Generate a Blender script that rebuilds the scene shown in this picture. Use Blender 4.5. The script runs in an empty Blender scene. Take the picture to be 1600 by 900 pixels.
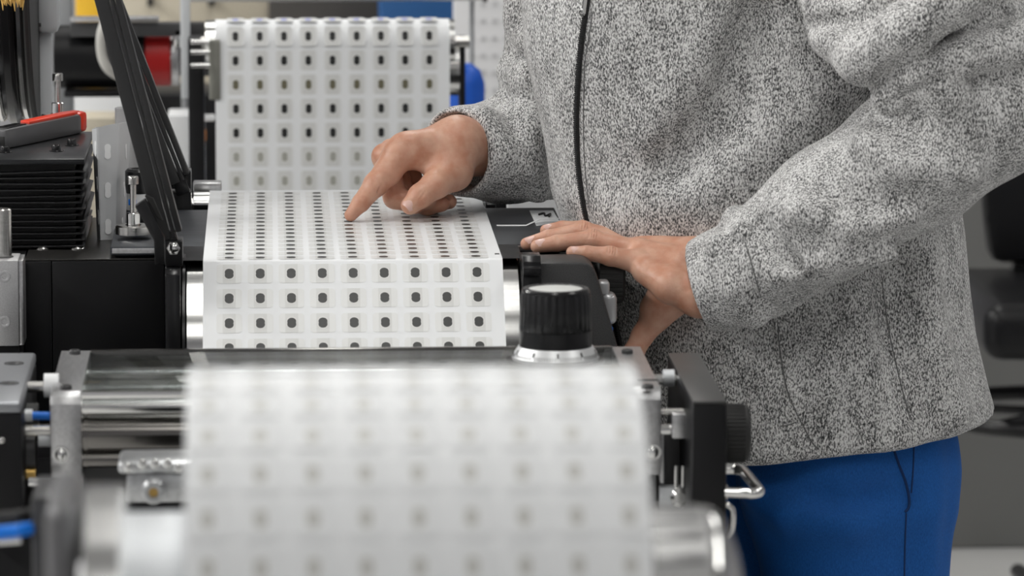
import bpy, bmesh, math, random
import numpy as np
from mathutils import Vector, Matrix
from mathutils.bvhtree import BVHTree
random.seed(7)
SC = bpy.context.scene
COL = SC.collection
# ------------------------------------------------------------------ camera
FPX = 7600.0                       # focal length in pixels of the 1600 x 900 frame
TH = math.atan(1090 / FPX)         # pitch down
PS = math.atan(383 * math.cos(TH) / FPX)   # yaw right
D_ = Vector((math.sin(PS) * math.cos(TH), math.cos(PS) * math.cos(TH), -math.sin(TH)))
R_ = Vector((math.cos(PS), -math.sin(PS), 0))
U_ = R_.cross(D_)
def ray(px, py):
    return D_ + R_ * ((px - 800) / FPX) + U_ * ((450 - py) / FPX)
_r = ray(551.5, 405)
CAM = Vector((0, 0, 1.0)) - _r * (0.75 / -_r.z)
CAM.z = 1.75
def P(px, py, Y=None, z=None, x=None):
    """world point seen at a pixel of the photograph, on the plane Y=, z= or x= of the room"""
    r = ray(px, py)
    if Y is not None: t = (Y - CAM.y) / r.y
    elif z is not None: t = (z - CAM.z) / r.z
    else: t = (x - CAM.x) / r.x
    return CAM + r * t
cam_d = bpy.data.cameras.new('camera'); cam = bpy.data.objects.new('camera', cam_d); COL.objects.link(cam)
cam.matrix_world = Matrix(((R_.x, U_.x, -D_.x, CAM.x), (R_.y, U_.y, -D_.y, CAM.y), (R_.z, U_.z, -D_.z, CAM.z), (0, 0, 0, 1)))
cam_d.sensor_width = 36; cam_d.lens = FPX / 1600 * 36; cam_d.clip_start = 0.1; cam_d.clip_end = 60
cam_d.dof.use_dof = True; cam_d.dof.focus_distance = 5.75; cam_d.dof.aperture_fstop = 7.2
SC.camera = cam
# ------------------------------------------------------------------ world, view
w = bpy.data.worlds.new('world'); SC.world = w; w.use_nodes = True
w.node_tree.nodes['Background'].inputs[0].default_value = (0.80, 0.88, 1.0, 1)
w.node_tree.nodes['Background'].inputs[1].default_value = 0.1
SC.view_settings.view_transform = 'Standard'; SC.view_settings.look = 'None'
SC.view_settings.exposure = -0.10; SC.view_settings.gamma = 1.0; SC.view_settings.use_curve_mapping = False
CEIL = 4.2
def area(name, loc, sx, sy, power, col=(1, 1, 1), rot=(0, 0, 0)):
    l = bpy.data.lights.new(name, 'AREA'); l.shape = 'RECTANGLE'; l.size = sx; l.size_y = sy; l.energy = power; l.color = col
    o = bpy.data.objects.new(name, l); COL.objects.link(o); o.location = loc; o.rotation_euler = rot
    o['kind'] = 'helper'
    return o
LAMPS = [(x, y, p * k) for x, p in ((-4.4, 175), (0.0, 21), (2.6, 17)) for y, k in ((-5.0, 0.40), (-1.0, 1.0), (3.0, 1.15))]
for x, y, pw in LAMPS:
    area('ceiling_lamp_light', (x, y, CEIL - 0.13), 0.32, 2.6, pw, (1.0, 0.985, 0.95))
# ------------------------------------------------------------------ materials
MATS = {}
def mat(name, col=(0.5, 0.5, 0.5), rough=0.5, metal=0.0, spec=0.5, noise=None, bump=None, coat=0.0, emit=None, trans=0.0, alpha=1.0, aniso=0.0, ior=1.45, sss=None):
    if name in MATS: return MATS[name]
    m = bpy.data.materials.new(name); m.use_nodes = True
    nt = m.node_tree; b = nt.nodes['Principled BSDF']
    b.inputs['Base Color'].default_value = (*col, 1); b.inputs['Roughness'].default_value = rough
    b.inputs['Metallic'].default_value = metal; b.inputs['Specular IOR Level'].default_value = spec
    b.inputs['Coat Weight'].default_value = coat; b.inputs['IOR'].default_value = ior
    b.inputs['Transmission Weight'].default_value = trans; b.inputs['Alpha'].default_value = alpha
    if emit: b.inputs['Emission Color'].default_value = (*emit[0], 1); b.inputs['Emission Strength'].default_value = emit[1]
    if sss:
        b.inputs['Subsurface Weight'].default_value = sss[0]; b.inputs['Subsurface Radius'].default_value = sss[1]; b.inputs['Subsurface Scale'].default_value = sss[2]
    tc = nt.nodes.new('ShaderNodeTexCoord')
    if noise:                       # (scale vec, amount): mottled colour
        mp = nt.nodes.new('ShaderNodeMapping'); mp.inputs['Scale'].default_value = noise[0]
        nt.links.new(tc.outputs['Object'], mp.inputs[0])
        n = nt.nodes.new('ShaderNodeTexNoise'); n.inputs['Scale'].default_value = 1; n.inputs['Detail'].default_value = 3
        nt.links.new(mp.outputs[0], n.inputs['Vector'])
        r = nt.nodes.new('ShaderNodeValToRGB'); k = noise[1]
        r.color_ramp.elements[0].position = 0.3; r.color_ramp.elements[1].position = 0.7
        r.color_ramp.elements[0].color = (*[c * (1 - k) for c in col], 1); r.color_ramp.elements[1].color = (*[min(1, c * (1 + k)) for c in col], 1)
        nt.links.new(n.outputs['Fac'], r.inputs[0]); nt.links.new(r.outputs[0], b.inputs['Base Color'])
    if bump:                        # (scale vec, strength, distance)
        mp = nt.nodes.new('ShaderNodeMapping'); mp.inputs['Scale'].default_value = bump[0]
        nt.links.new(tc.outputs['Object'], mp.inputs[0])
        n = nt.nodes.new('ShaderNodeTexNoise'); n.inputs['Scale'].default_value = 1; n.inputs['Detail'].default_value = 2
        nt.links.new(mp.outputs[0], n.inputs['Vector'])
        bp = nt.nodes.new('ShaderNodeBump'); bp.inputs['Strength'].default_value = bump[1]; bp.inputs['Distance'].default_value = bump[2]
        nt.links.new(n.outputs['Fac'], bp.inputs['Height']); nt.links.new(bp.outputs[0], b.inputs['Normal'])
    MATS[name] = m
    return m
chrome = mat('chrome', (0.78, 0.78, 0.77), 0.12, 1.0)
steel = mat('turned steel', (0.62, 0.61, 0.59), 0.22, 1.0, noise=((60, 60, 600), 0.12))
alu = mat('brushed aluminium', (0.60, 0.60, 0.61), 0.34, 1.0, noise=((300, 30, 300), 0.10), bump=((900, 90, 900), 0.12, 0.0005))
alu_matt = mat('bead blasted aluminium', (0.55, 0.55, 0.56), 0.5, 1.0, noise=((900, 900, 900), 0.18), bump=((1500, 1500, 1500), 0.3, 0.0004))
alu_pale = mat('pale painted metal', (0.62, 0.64, 0.66), 0.45, 0.3)
black_an = mat('black anodised metal', (0.009, 0.009, 0.010), 0.36, 0.0, 0.3, bump=((800, 800, 800), 0.08, 0.0003))
black_gl = mat('black gloss plastic', (0.010, 0.010, 0.011), 0.22, 0.0, 0.5)
black_tx = mat('black grained plastic', (0.034, 0.034, 0.035), 0.45, 0.0, 0.6, noise=((1000, 1000, 1000), 0.6), bump=((1400, 1400, 1400), 0.5, 0.0006))
black_rub = mat('black rubber', (0.020, 0.020, 0.020), 0.55)
dark_grey = mat('dark grey metal', (0.06, 0.06, 0.062), 0.4, 0.2)
slate = mat('brushed dark plate', (0.075, 0.08, 0.09), 0.36, 0.65, noise=((25, 500, 500), 0.35), bump=((60, 1500, 1500), 0.15, 0.0004))
shaft = mat('dark polished steel', (0.22, 0.21, 0.20), 0.16, 1.0)
paper = mat('white label paper', (0.82, 0.835, 0.85), 0.45, 0.0, 0.25)
pad_m = mat('clear label film', (0.745, 0.752, 0.745), 0.32, 0.0, 0.3)
band_m = mat('label centre band', (0.645, 0.65, 0.638), 0.30, 0.0, 0.3)
ring_m = mat('label hole rim', (0.84, 0.84, 0.82), 0.4)
hole_m = mat('dark die cut hole', (0.035, 0.036, 0.036), 0.30, 0.0, 0.22)
white_p = mat('white plastic', (0.78, 0.79, 0.80), 0.4)
blue_p = mat('blue plastic', (0.0, 0.19, 0.80), 0.35)
blue_wall = mat('blue painted panel', (0.012, 0.09, 0.27), 0.5)
red_p = mat('red painted metal', (0.36, 0.012, 0.012), 0.35)
red_k = mat('red plastic', (0.75, 0.05, 0.02), 0.3)
beige = mat('beige painted metal', (0.55, 0.50, 0.40), 0.5)
yellow = mat('yellow plastic', (0.85, 0.50, 0.03), 0.5)
bristle = mat('straw bristle', (0.75, 0.48, 0.14), 0.7)
grey_p = mat('mid grey paint', (0.30, 0.31, 0.32), 0.45)
pexi = mat('acrylic glass', (0.93, 0.95, 0.95), 0.03, 0.0, 0.5, trans=1.0, ior=1.16)
def clear_acrylic(m):
    nt = m.node_tree; nt.nodes.remove(nt.nodes['Principled BSDF']); out = nt.nodes['Material Output']
    tr = nt.nodes.new('ShaderNodeBsdfTransparent'); tr.inputs[0].default_value = (0.93, 0.95, 0.95, 1)
    gl = nt.nodes.new('ShaderNodeBsdfGlossy'); gl.inputs['Roughness'].default_value = 0.03
    fr = nt.nodes.new('ShaderNodeValue'); fr.outputs[0].default_value = 0.20; mx = nt.nodes.new('ShaderNodeMixShader')
    nt.links.new(fr.outputs[0], mx.inputs[0]); nt.links.new(tr.outputs[0], mx.inputs[1]); nt.links.new(gl.outputs[0], mx.inputs[2]); nt.links.new(mx.outputs[0], out.inputs['Surface'])
clear_acrylic(pexi)
brass = mat('brass', (0.55, 0.36, 0.12), 0.3, 1.0)
# ------------------------------------------------------------------ mesh helpers
def link(name, me, m=None, parent=None):
    o = bpy.data.objects.new(name, me); COL.objects.link(o)
    if m is not None:
        for q in (m if isinstance(m, (list, tuple)) else [m]): me.materials.append(q)
    if parent is not None: o.parent = parent
    return o
def tag(o, label=None, cat=None, group=None, kind=None):
    if label: o['label'] = label
    if cat: o['category'] = cat
    if group: o['group'] = group
    if kind: o['kind'] = kind
    return o
def thing(name, label, cat, group=None):
    o = bpy.data.objects.new(name, None); COL.objects.link(o); o.empty_display_size = 0.02
    return tag(o, label, cat, group)
class MB:
    """collects shapes into ONE mesh"""
    def __init__(s): s.bm = bmesh.new()
    def _xf(s, vs, M):
        if M is not None: bmesh.ops.transform(s.bm, matrix=M, verts=vs)
    def box(s, a, b, bev=0.0, M=None, seg=2):
        a, b = Vector(a), Vector(b); t = bmesh.new()
        bmesh.ops.create_cube(t, size=1)
        for v in t.verts: v.co = Vector(((a.x + b.x) / 2 + v.co.x * (b.x - a.x), (a.y + b.y) / 2 + v.co.y * (b.y - a.y), (a.z + b.z) / 2 + v.co.z * (b.z - a.z)))
        if bev > 0: bmesh.ops.bevel(t, geom=list(t.edges), offset=bev, segments=seg, profile=0.5, affect='EDGES')
        if M is not None: bmesh.ops.transform(t, matrix=M, verts=t.verts)
        s._merge(t); return s
    def _merge(s, t):
        bmesh.ops.recalc_face_normals(t, faces=t.faces)
        me = bpy.data.meshes.new('t'); t.to_mesh(me); t.free(); s.bm.from_mesh(me); bpy.data.meshes.remove(me)
    def lathe(s, prof, p0, axis=(1, 0, 0), n=48, a0=0.0, a1=2 * math.pi):
        """prof: [(distance along axis, radius)], surface of revolution from p0 along axis"""
        ax = Vector(axis).normalized(); q = Vector((0, 0, 1)) if abs(ax.z) < 0.9 else Vector((1, 0, 0))
        e1 = ax.cross(q).normalized(); e2 = ax.cross(e1); p0 = Vector(p0)
        full = abs(a1 - a0 - 2 * math.pi) < 1e-6
        t = bmesh.new(); rings = []
        for d, r in prof:
            if r <= 1e-6: rings.append([t.verts.new(p0 + ax * d)])
            else: rings.append([t.verts.new(p0 + ax * d + (e1 * math.cos(a) + e2 * math.sin(a)) * r) for a in [a0 + (a1 - a0) * k / (n if full else n - 1) for k in range(n)]])
        for A, B in zip(rings, rings[1:]):
            for k in range(n if full else n - 1):
                k2 = (k + 1) % n
                if len(A) == 1 and len(B) == 1: continue
                if len(A) == 1: t.faces.new((A[0], B[k], B[k2]))
                elif len(B) == 1: t.faces.new((A[k], B[0], A[k2]))
                else: t.faces.new((A[k], B[k], B[k2], A[k2]))
        s._merge(t); return s
    def cyl(s, p0, p1, r, n=32, bev=0.0):
        p0, p1 = Vector(p0), Vector(p1); L = (p1 - p0).length; b = min(bev, r * .5, L * .45)
        pr = [(0, 0), (0, r - b)] + ([(b, r), (L - b, r)] if b else [(L, r)]) + [(L, r - b), (L, 0)]
        pr = [(0, 0), (0, r - b), (b, r), (L - b, r), (L, r - b), (L, 0)] if b else [(0, 0), (0, r), (L, r), (L, 0)]
        return s.lathe(pr, p0, p1 - p0, n)
    def tube(s, pts, r, n=12):
        pts = [Vector(p) for p in pts]; t = bmesh.new(); rings = []; up = None
        for i, p in enumerate(pts):
            d = (pts[min(i + 1, len(pts) - 1)] - pts[max(i - 1, 0)]).normalized()
            if up is None: up = d.orthogonal().normalized()
            e1 = (up - d * up.dot(d)).normalized(); e2 = d.cross(e1); up = e1
            rr = r[i] if isinstance(r, (list, tuple)) else r
            rings.append([t.verts.new(p + (e1 * math.cos(2 * math.pi * k / n) + e2 * math.sin(2 * math.pi * k / n)) * rr) for k in range(n)])
        for A, B in zip(rings, rings[1:]):
            for k in range(n): t.faces.new((A[k], A[(k + 1) % n], B[(k + 1) % n], B[k]))
        t.faces.new(rings[0][::-1]); t.faces.new(rings[-1])
        s._merge(t); return s
    def prism(s, poly, axis, a0, a1, bev=0.0):
        """poly: 2D outline; axis 'x' -> poly is (y,z), 'y' -> (x,z), 'z' -> (x,y)"""
        t = bmesh.new()
        def mk(u, v, a): return {'x': (a, u, v), 'y': (u, a, v), 'z': (u, v, a)}[axis]
        A = [t.verts.new(mk(u, v, a0)) for u, v in poly]; B = [t.verts.new(mk(u, v, a1)) for u, v in poly]
        t.faces.new(A); t.faces.new(B[::-1]); n = len(poly)
        for k in range(n): t.faces.new((A[k], B[k], B[(k + 1) % n], A[(k + 1) % n]))
        bmesh.ops.recalc_face_normals(t, faces=t.faces)
        if bev > 0: bmesh.ops.bevel(t, geom=list(t.edges), offset=bev, segments=2, profile=0.5, affect='EDGES')
        s._merge(t); return s
    def grid(s, fn, nu, nv, thick=0.0):
        t = bmesh.new(); V = [[t.verts.new(fn(i / nu, j / nv)) for j in range(nv + 1)] for i in range(nu + 1)]
        for i in range(nu):
            for j in range(nv): t.faces.new((V[i][j], V[i + 1][j], V[i + 1][j + 1], V[i][j + 1]))
        if thick:
            bmesh.ops.recalc_face_normals(t, faces=t.faces); bmesh.ops.solidify(t, geom=list(t.faces), thickness=thick)
        s._merge(t); return s
    def build(s, name, m=None, parent=None, smooth=35):
        me = bpy.data.meshes.new(name); s.bm.to_mesh(me); s.bm.free()
        if smooth:
            me.polygons.foreach_set('use_smooth', [True] * len(me.polygons)); me.set_sharp_from_angle(angle=math.radians(smooth))
        return link(name, me, m, parent)
def pbox(px0, px1, py0, py1, Y, depth, bev=0.001, M=None):
    """box whose front face (plane Y) covers a pixel rectangle, going back by depth"""
    a = P(px0, py1, Y=Y); b = P(px1, py0, Y=Y)
    return MB().box((a.x, Y, a.z), (b.x, Y + depth, b.z), bev)
def screw(parent, p, nrm, r, h, name='screw', m=None, sock=True):
    n = Vector(nrm).normalized(); p = Vector(p)
    o = MB().lathe([(0, 0), (0, r), (h * .75, r), (h, r * .82), (h, r * .5), (h * .45, r * .45), (h * .45, 0)] if sock else [(0, 0), (0, r), (h * .5, r * .9), (h, r * .45), (h, 0)], p, n, 20).build(name, m or chrome, parent)
    return o
def smoothpath(pts, n=8):
    """Catmull-Rom through points"""
    pts = [Vector(p) for p in pts]; out = []
    for i in range(len(pts) - 1):
        a, b, c, d = pts[max(i - 1, 0)], pts[i], pts[i + 1], pts[min(i + 2, len(pts) - 1)]
        for k in range(n):
            t = k / n; out.append(0.5 * ((2 * b) + (c - a) * t + (2 * a - 5 * b + 4 * c - d) * t * t + (3 * b - a - 3 * c + d) * t ** 3))
    out.append(pts[-1]); return out
# ================================================================== the room
def struct(name, mb, m): return tag(mb.build(name, m, smooth=0), kind='structure')
floor_m = mat('polished grey floor', (0.62, 0.62, 0.61), 0.25, 0.0, 0.5, noise=((2, 2, 2), 0.06))
wall_m = mat('light grey wall', (0.40, 0.40, 0.42), 0.7)
ceil_m = mat('white ceiling', (0.45, 0.45, 0.45), 0.8)
X0, X1, Y0, Y1 = -5.5, 5.5, -8.0, 7.5
struct('floor', MB().box((X0, Y0, -0.1), (X1, Y1, 0)), floor_m)
struct('ceiling', MB().box((X0, Y0, CEIL), (X1, Y1, CEIL + 0.1)), ceil_m)
struct('wall_back', MB().box((X0, Y1, -0.1), (X1, Y1 + 0.1, CEIL + 0.1)), wall_m)
struct('wall_front', MB().box((X0, Y0 - 0.1, -0.1), (X1, Y0, CEIL + 0.1)), wall_m)
struct('wall_left', MB().box((X0 - 0.1, Y0, -0.1), (X0, Y1, CEIL + 0.1)), wall_m)
struct('wall_right', MB().box((X1, Y0, -0.1), (X1 + 0.1, Y1, CEIL + 0.1)), wall_m)
lampglow = mat('lamp diffuser', (0.9, 0.9, 0.9), 0.6, emit=((1.0, 0.985, 0.95), 5.0))
for x, y, pw in LAMPS:
    t = thing('ceiling_lamp', 'long white batten lamp on the ceiling, %s row, %s' % ({-4.4: 'left', 0.0: 'middle', 2.6: 'right'}[x], {-5.0: 'nearest the front wall', -1.0: 'above the press', 3.0: 'nearest the back wall'}[y]), 'lamp', 'ceiling lamps in rows'); t.location = (x, y, CEIL)
    MB().box((-0.2, -1.4, -0.08), (0.2, 1.4, 0.0), 0.004).build('lamp_housing', white_p, t)
    MB().box((-0.17, -1.35, -0.12), (0.17, 1.35, -0.081), 0.01).build('diffuser', lampglow, t)
# ================================================================== label webs
PIT = 0.035
def figure8(rx, dy, n=20, k=1.0):
    """outline of a die cut hole: two overlapping discs"""
    pts = []
    for s in (1, -1):
        for i in range(n // 2):
            a = math.radians(-14 + 208 * i / (n // 2 - 1)); u, v = math.cos(a) * rx, math.sin(a) * rx + dy
            pts.append((u * k * s, v * k * s))
        pts.append((-rx * .86 * k * s, 0))
    return pts
def flat_mesh(name, layers):
    """layers: list of (outline, height, material slot): thin raised plates stacked on each other"""
    V, F, S = [], [], []
    for poly, h0, h1, slot in layers:
        n = len(poly); b = len(V)
        V += [(u, v, h1) for u, v in poly] + [(u, v, h0) for u, v in poly]
        F.append(list(range(b, b + n))); S.append(slot)
        for i in range(n): F.append((b + i, b + n + i, b + n + (i + 1) % n, b + (i + 1) % n)); S.append(slot)
    me = bpy.data.meshes.new(name); me.from_pydata(V, [], F); me.polygons.foreach_set('material_index', S); me.update()
    return me
def rrect(w, h, r, n=4):
    pts = []
    for cx, cy, a0 in ((w / 2 - r, h / 2 - r, 0), (-w / 2 + r, h / 2 - r, 90), (-w / 2 + r, -h / 2 + r, 180), (w / 2 - r, -h / 2 + r, 270)):
        for i in range(n + 1):
            a = math.radians(a0 + 90 * i / n); pts.append((cx + r * math.cos(a), cy + r * math.sin(a)))
    return pts
def label_meshes(pw, ph, bw, rx, dy, nm):
    me = flat_mesh('label', [(rrect(pw, ph, 0.004), 0, 0.00025, 0), (rrect(bw, ph * 0.99, 0.0005, 1), 0.0002, 0.0004, 1)])
    for m in (pad_m, band_m): me.materials.append(m)
    mh = flat_mesh('hole', [(figure8(rx, dy, k=1.12), 0.0003, 0.0005, 0), (figure8(rx, dy), 0.0004, 0.0007, 1)])
    for m in (ring_m, hole_m): mh.materials.append(m)
    return me, mh
def web(name, prof, width, label, s_first, rows, meshes, ncol=9, skip=lambda i, j: False, alt={}):
    """prof: polyline of (y,z) along the web; a sheet with thickness, then labels every PIT along its arc"""
    pts = [Vector((0, y, z)) for y, z in prof]
    s = [0.0]
    for a, b in zip(pts, pts[1:]): s.append(s[-1] + (b - a).length)
    sheet = MB(); n = len(pts) - 1
    nor = []
    for i in range(len(pts)):
        d = (pts[min(i + 1, n)] - pts[max(i - 1, 0)]).normalized(); nor.append(Vector((0, d.z, -d.y)))
    t = bmesh.new()
    W = [-width / 2, width / 2]
    top = [[t.verts.new((x, p.y, p.z)) for x in W] for p in pts]
    bot = [[t.verts.new((x, p.y - q.y * 0.0004, p.z - q.z * 0.0004)) for x in W] for p, q in zip(pts, nor)]
    for i in range(n):
        t.faces.new((top[i][0], top[i][1], top[i + 1][1], top[i + 1][0])); t.faces.new((bot[i][0], bot[i + 1][0], bot[i + 1][1], bot[i][1]))
        for k in (0, 1): t.faces.new((top[i][k], top[i + 1][k], bot[i + 1][k], bot[i][k]))
    sheet._merge(t)
    root = sheet.build(name, paper, None, 30); tag(root, label, 'label web')
    me, mh = meshes
    for r in range(rows):
        sr = s_first + r * PIT
        k = max(i for i in range(n) if s[i] <= sr + 1e-9); f = (sr - s[k]) / (s[k + 1] - s[k])
        p = pts[k].lerp(pts[k + 1], f)
        d = (pts[k + 1] - pts[k]).normalized(); q = Vector((0, d.z, -d.y))
        for c in range(ncol):
            if skip(r, c): continue
            x = (c - (ncol - 1) / 2) * PIT
            M = Matrix(((1, 0, 0, x), (0, d.y, q.y, p.y), (0, d.z, q.z, p.z), (0, 0, 0, 1)))
            if M.determinant() < 0: M = Matrix(((-1, 0, 0, x), (0, d.y, q.y, p.y), (0, d.z, q.z, p.z), (0, 0, 0, 1)))
            o = bpy.data.objects.new('label', me); COL.objects.link(o); o.parent = root; o.matrix_local = M
            h = bpy.data.objects.new('hole', alt.get(r, mh)); COL.objects.link(h); h.parent = o
    return root
def arc(cy, cz, r, a0, a1, n=14):
    return [(cy + r * math.cos(math.radians(a0 + (a1 - a0) * i / n)), cz + r * math.sin(math.radians(a0 + (a1 - a0) * i / n))) for i in range(n + 1)]
# --- middle web: across the flat table, then down a ramp over the chrome drum (profile goes from the back to the front)
ramp_a = math.radians(44.5)       # slope below horizontal, towards the camera
lab_mid = label_meshes(0.0285, 0.027, 0.0145, 0.0052, 0.0020, 'mid')
RB = 0.010
rb_c = (RB * math.tan(ramp_a / 2), 1.0 - RB)
prof = [(0.672, 0.93), (0.668, 0.985)] + [(0.661, 0.994)] + [(0.645, 1.0), (0.3, 1.0), (rb_c[0], 1.0)] + arc(rb_c[0], rb_c[1], RB, 90, 90 + math.degrees(ramp_a), 6)[1:]
yl, zl = prof[-1]; prof += [(yl - 0.30 * math.cos(ramp_a), zl - 0.30 * math.sin(ramp_a))]
WEB_MID = web('label_web', prof, 0.339, 'white label web lying flat on the table under the pointing finger', 0.0927 + 0.0605 - 0.035, 26, lab_mid)
# --- far web, hanging vertically from a glossy roller
FY = 1.55
lab_far = label_meshes(0.0250, 0.029, 0.0180, 0.0044, 0.0026, 'far'); lab_far[0].materials[0] = mat('far film', (0.76, 0.768, 0.765), 0.4, 0.0, 0.3); lab_far[0].materials[1] = mat('far band', (0.69, 0.695, 0.685), 0.4, 0.0, 0.3)
ztop = P(520, 30, Y=FY + 0.03).z; FR = 0.034
far_c = (FY + FR, ztop - FR)
prof = [(FY + 2 * FR, far_c[1] - 0.25)] + arc(far_c[0], far_c[1], FR, 0, 180, 16) + [(FY, far_c[1] - 0.30)]
fxc = (P(337, 200, Y=FY).x + P(703, 200, Y=FY).x) / 2
def tinted(me, m):
    c = me.copy(); c.materials[1] = m; return c
brown_h = tinted(lab_far[1], mat('tinted hole', (0.16, 0.15, 0.10), 0.3)); pale_h = tinted(lab_far[1], mat('covered hole', (0.40, 0.40, 0.36), 0.4)); blue_refl_h = tinted(lab_far[1], mat('painted blue reflection hole', (0.25, 0.28, 0.65), 0.3))  # top row only: the bluish reflection in the holes is painted as their colour
WEB_FAR = web('label_web', prof, 0.339, 'white label web hanging vertically behind the table, dark oval holes', 0.3095, 9, lab_far, alt={0: blue_refl_h, 3: brown_h, 6: pale_h, 7: pale_h, 8: pale_h})
WEB_FAR.location.x = fxc
# ================================================================== middle press unit
def xs(px, py, Y): return P(px, py, Y=Y).x
def zs(py, Y, px=600): return P(px, py, Y=Y).z
# --- base cabinets that carry everything
xl, xr = xs(-40, 450, 0.0), xs(955, 450, 0.0)
base = MB().box((xl, -0.0, 0.0), (xr - 0.02, 1.02, 0.775), 0.004).build('press_base', black_an)
tag(base, 'black press base cabinet under the label table', 'cabinet')
# --- drive housing on the left
t = thing('drive_housing', 'wide black drive housing left of the label table', 'housing')
HF = P(200, 405, z=0.985).y; HZ = 0.985
x0, xm, x1 = xs(38, 450, HF), xs(81, 450, HF), xs(257, 450, HF)
MB().box((x0, HF, 0.775), (xm - 0.0004, 0.50, HZ - 0.002), 0.001).build('end_panel', black_an, t)
MB().box((xm + 0.0004, HF, 0.775), (x1, 0.50, HZ - 0.002), 0.001).build('front_panel', black_an, t)
MB().box((xs(-85, 450, .2), 0.10, 0.775), (x0 - .001, 0.50, HZ - .0008), 0.001).build('rear_panel', black_an, t)
MB().box((x0 + 0.001, HF + .002, HZ - 0.0018), (x1, 0.50, HZ + 0.0005), 0.0008).build('top_panel', mat('satin black top', (0.05, 0.048, 0.046), 0.3, 0.6, noise=((400, 400, 400), 0.3)), t)
for px in (67, 121):
    p = P(px, 389, z=HZ + 0.0006); MB().lathe([(0, 0), (0, .0088), (.0012, .0088), (.003, .0072), (.0045, .004), (.005, 0)], p, (0, 0, 1), 24).build('dome_bolt', steel, t)
# --- table plate under the flat web
t = thing('table_plate', 'brushed dark grey plate under the flat label web', 'plate')
pxl, pxr = P(172, 376, Y=0.12).x, P(893, 380, Y=0.12).x
MB().box((pxl, 0.125, 0.9895), (pxr, 0.46, 0.9992), 0.0012).build('plate', slate, t)
MB().box((x1 + .004, 0.17, 0.775), (pxr - 0.01, 0.50, 0.9894), 0.002).build('bed', black_an, t)
MB().box((pxl + .004, 0.135, HZ + .0007), (x1 - .004, 0.44, 0.9894), 0.001).build('spacer', black_an, t)
MB().box((pxl + 0.002, 0.1235, 0.9915), (pxr - 0.001, 0.1248, 0.9975), 0.0005).build('edge_strip', alu, t)
tag(MB().box((x1 + .002, 0.004, 0.9987), (xs(817, 395, .0), 0.1245, 0.9993), .0002).build('drum_apron', black_an), 'thin black apron under the web in front of the plate', 'apron')
# back roller of the table
t = thing('table_roller', 'small chrome roller at the far edge of the label table', 'roller')
a, b = xs(302, 305, 0.64), xs(756, 305, 0.64); cz = 0.9995 - .0165 + .004
MB().cyl((a, 0.640, cz - 0.004), (b, 0.640, cz - 0.004), 0.0165, 40, 0.001).build('barrel', chrome, t)
MB().cyl((a - 0.03, 0.640, cz - 0.004), (a, 0.640, cz - 0.004), 0.008, 20).build('axle', steel, t)
MB().box((xs(300, 290, 0.6), 0.69, zs(298, 0.69)), (xs(345, 290, 0.6), 0.72, zs(284, 0.69)), 0.002).build('stop_block', alu, t)
for sx in (a - 0.025, b + 0.002): MB().box((sx, 0.610, 0.775), (sx + 0.012, 0.672, cz - 0.002), 0.002).build('bearing_cheek', black_an, t)
# --- chrome drum behind the ramp
DR = 0.110; DC = (DR * math.tan(ramp_a / 2) + 0.0005, 0.9985 - DR)
t = thing('chrome_drum', 'large chrome drum the label web runs down over', 'roller')
a, b = xs(289.5, 470, -0.05), xs(814.5, 470, -0.05)
MB().lathe([(0, 0), (0, DR - .002), (.0015, DR), (b - a - .0015, DR), (b - a, DR - .002), (b - a, 0)], (a, DC[0], DC[1]), (1, 0, 0), 96).build('barrel', mat('drum steel', (0.70, 0.70, 0.69), 0.17, 1.0, noise=((4, 300, 300), 0.12)), t)
MB().cyl((a - .0035, DC[0], DC[1]), (b + .001, DC[0], DC[1]), 0.03).build('axle', steel, t)
MB().lathe([(0, .04), (0, DR + .0025), (.003, DR + .0025), (.003, .04), (0, .04)], (a - .0035, DC[0], DC[1]), (1, 0, 0), 96).build('edge_disc', black_gl, t)
# web support (ramp shoe under the web in front of the drum)
# left flange
def flange(px0, px1, name, lab, sgn):
    t = thing(name, lab, 'flange')
    a, b = xs(px0, 470, -0.06), xs(px1, 470, -0.06)
    f = DR + 0.008
    z1 = P(px0, 420, Y=-0.055).z
    MB().prism([(-0.055, 0.775), (-0.062, 0.90), (-0.058, z1 - 0.006), (-0.050, z1), (0.02, z1 + 0.002), (0.06, z1 + 0.002), (0.06, 0.775)], 'x', a, b, 0.0015).build('cheek', black_gl, t)
    return t
t = flange(258, 282, 'drum_cheek', 'black gloss cheek plate at the left end of the chrome drum', 1)
p0, p1 = P(258, 408, Y=-0.045), P(285, 377, Y=-0.045)
MB().box((p0.x, -0.045, p0.z - .006), (p1.x, 0.0, p1.z), 0.0012).build('hinge_block', black_an, t)
c = P(271, 388, Y=-0.0455); screw(t, c, (0, -1, 0), 0.0068, 0.004, 'hinge_screw', chrome, False)
MB().lathe([(0, 0), (0, .0082), (.0012, .0078), (.0012, 0)], c, (0, -1, 0), 6).build('hex_washer', steel, t)
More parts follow.
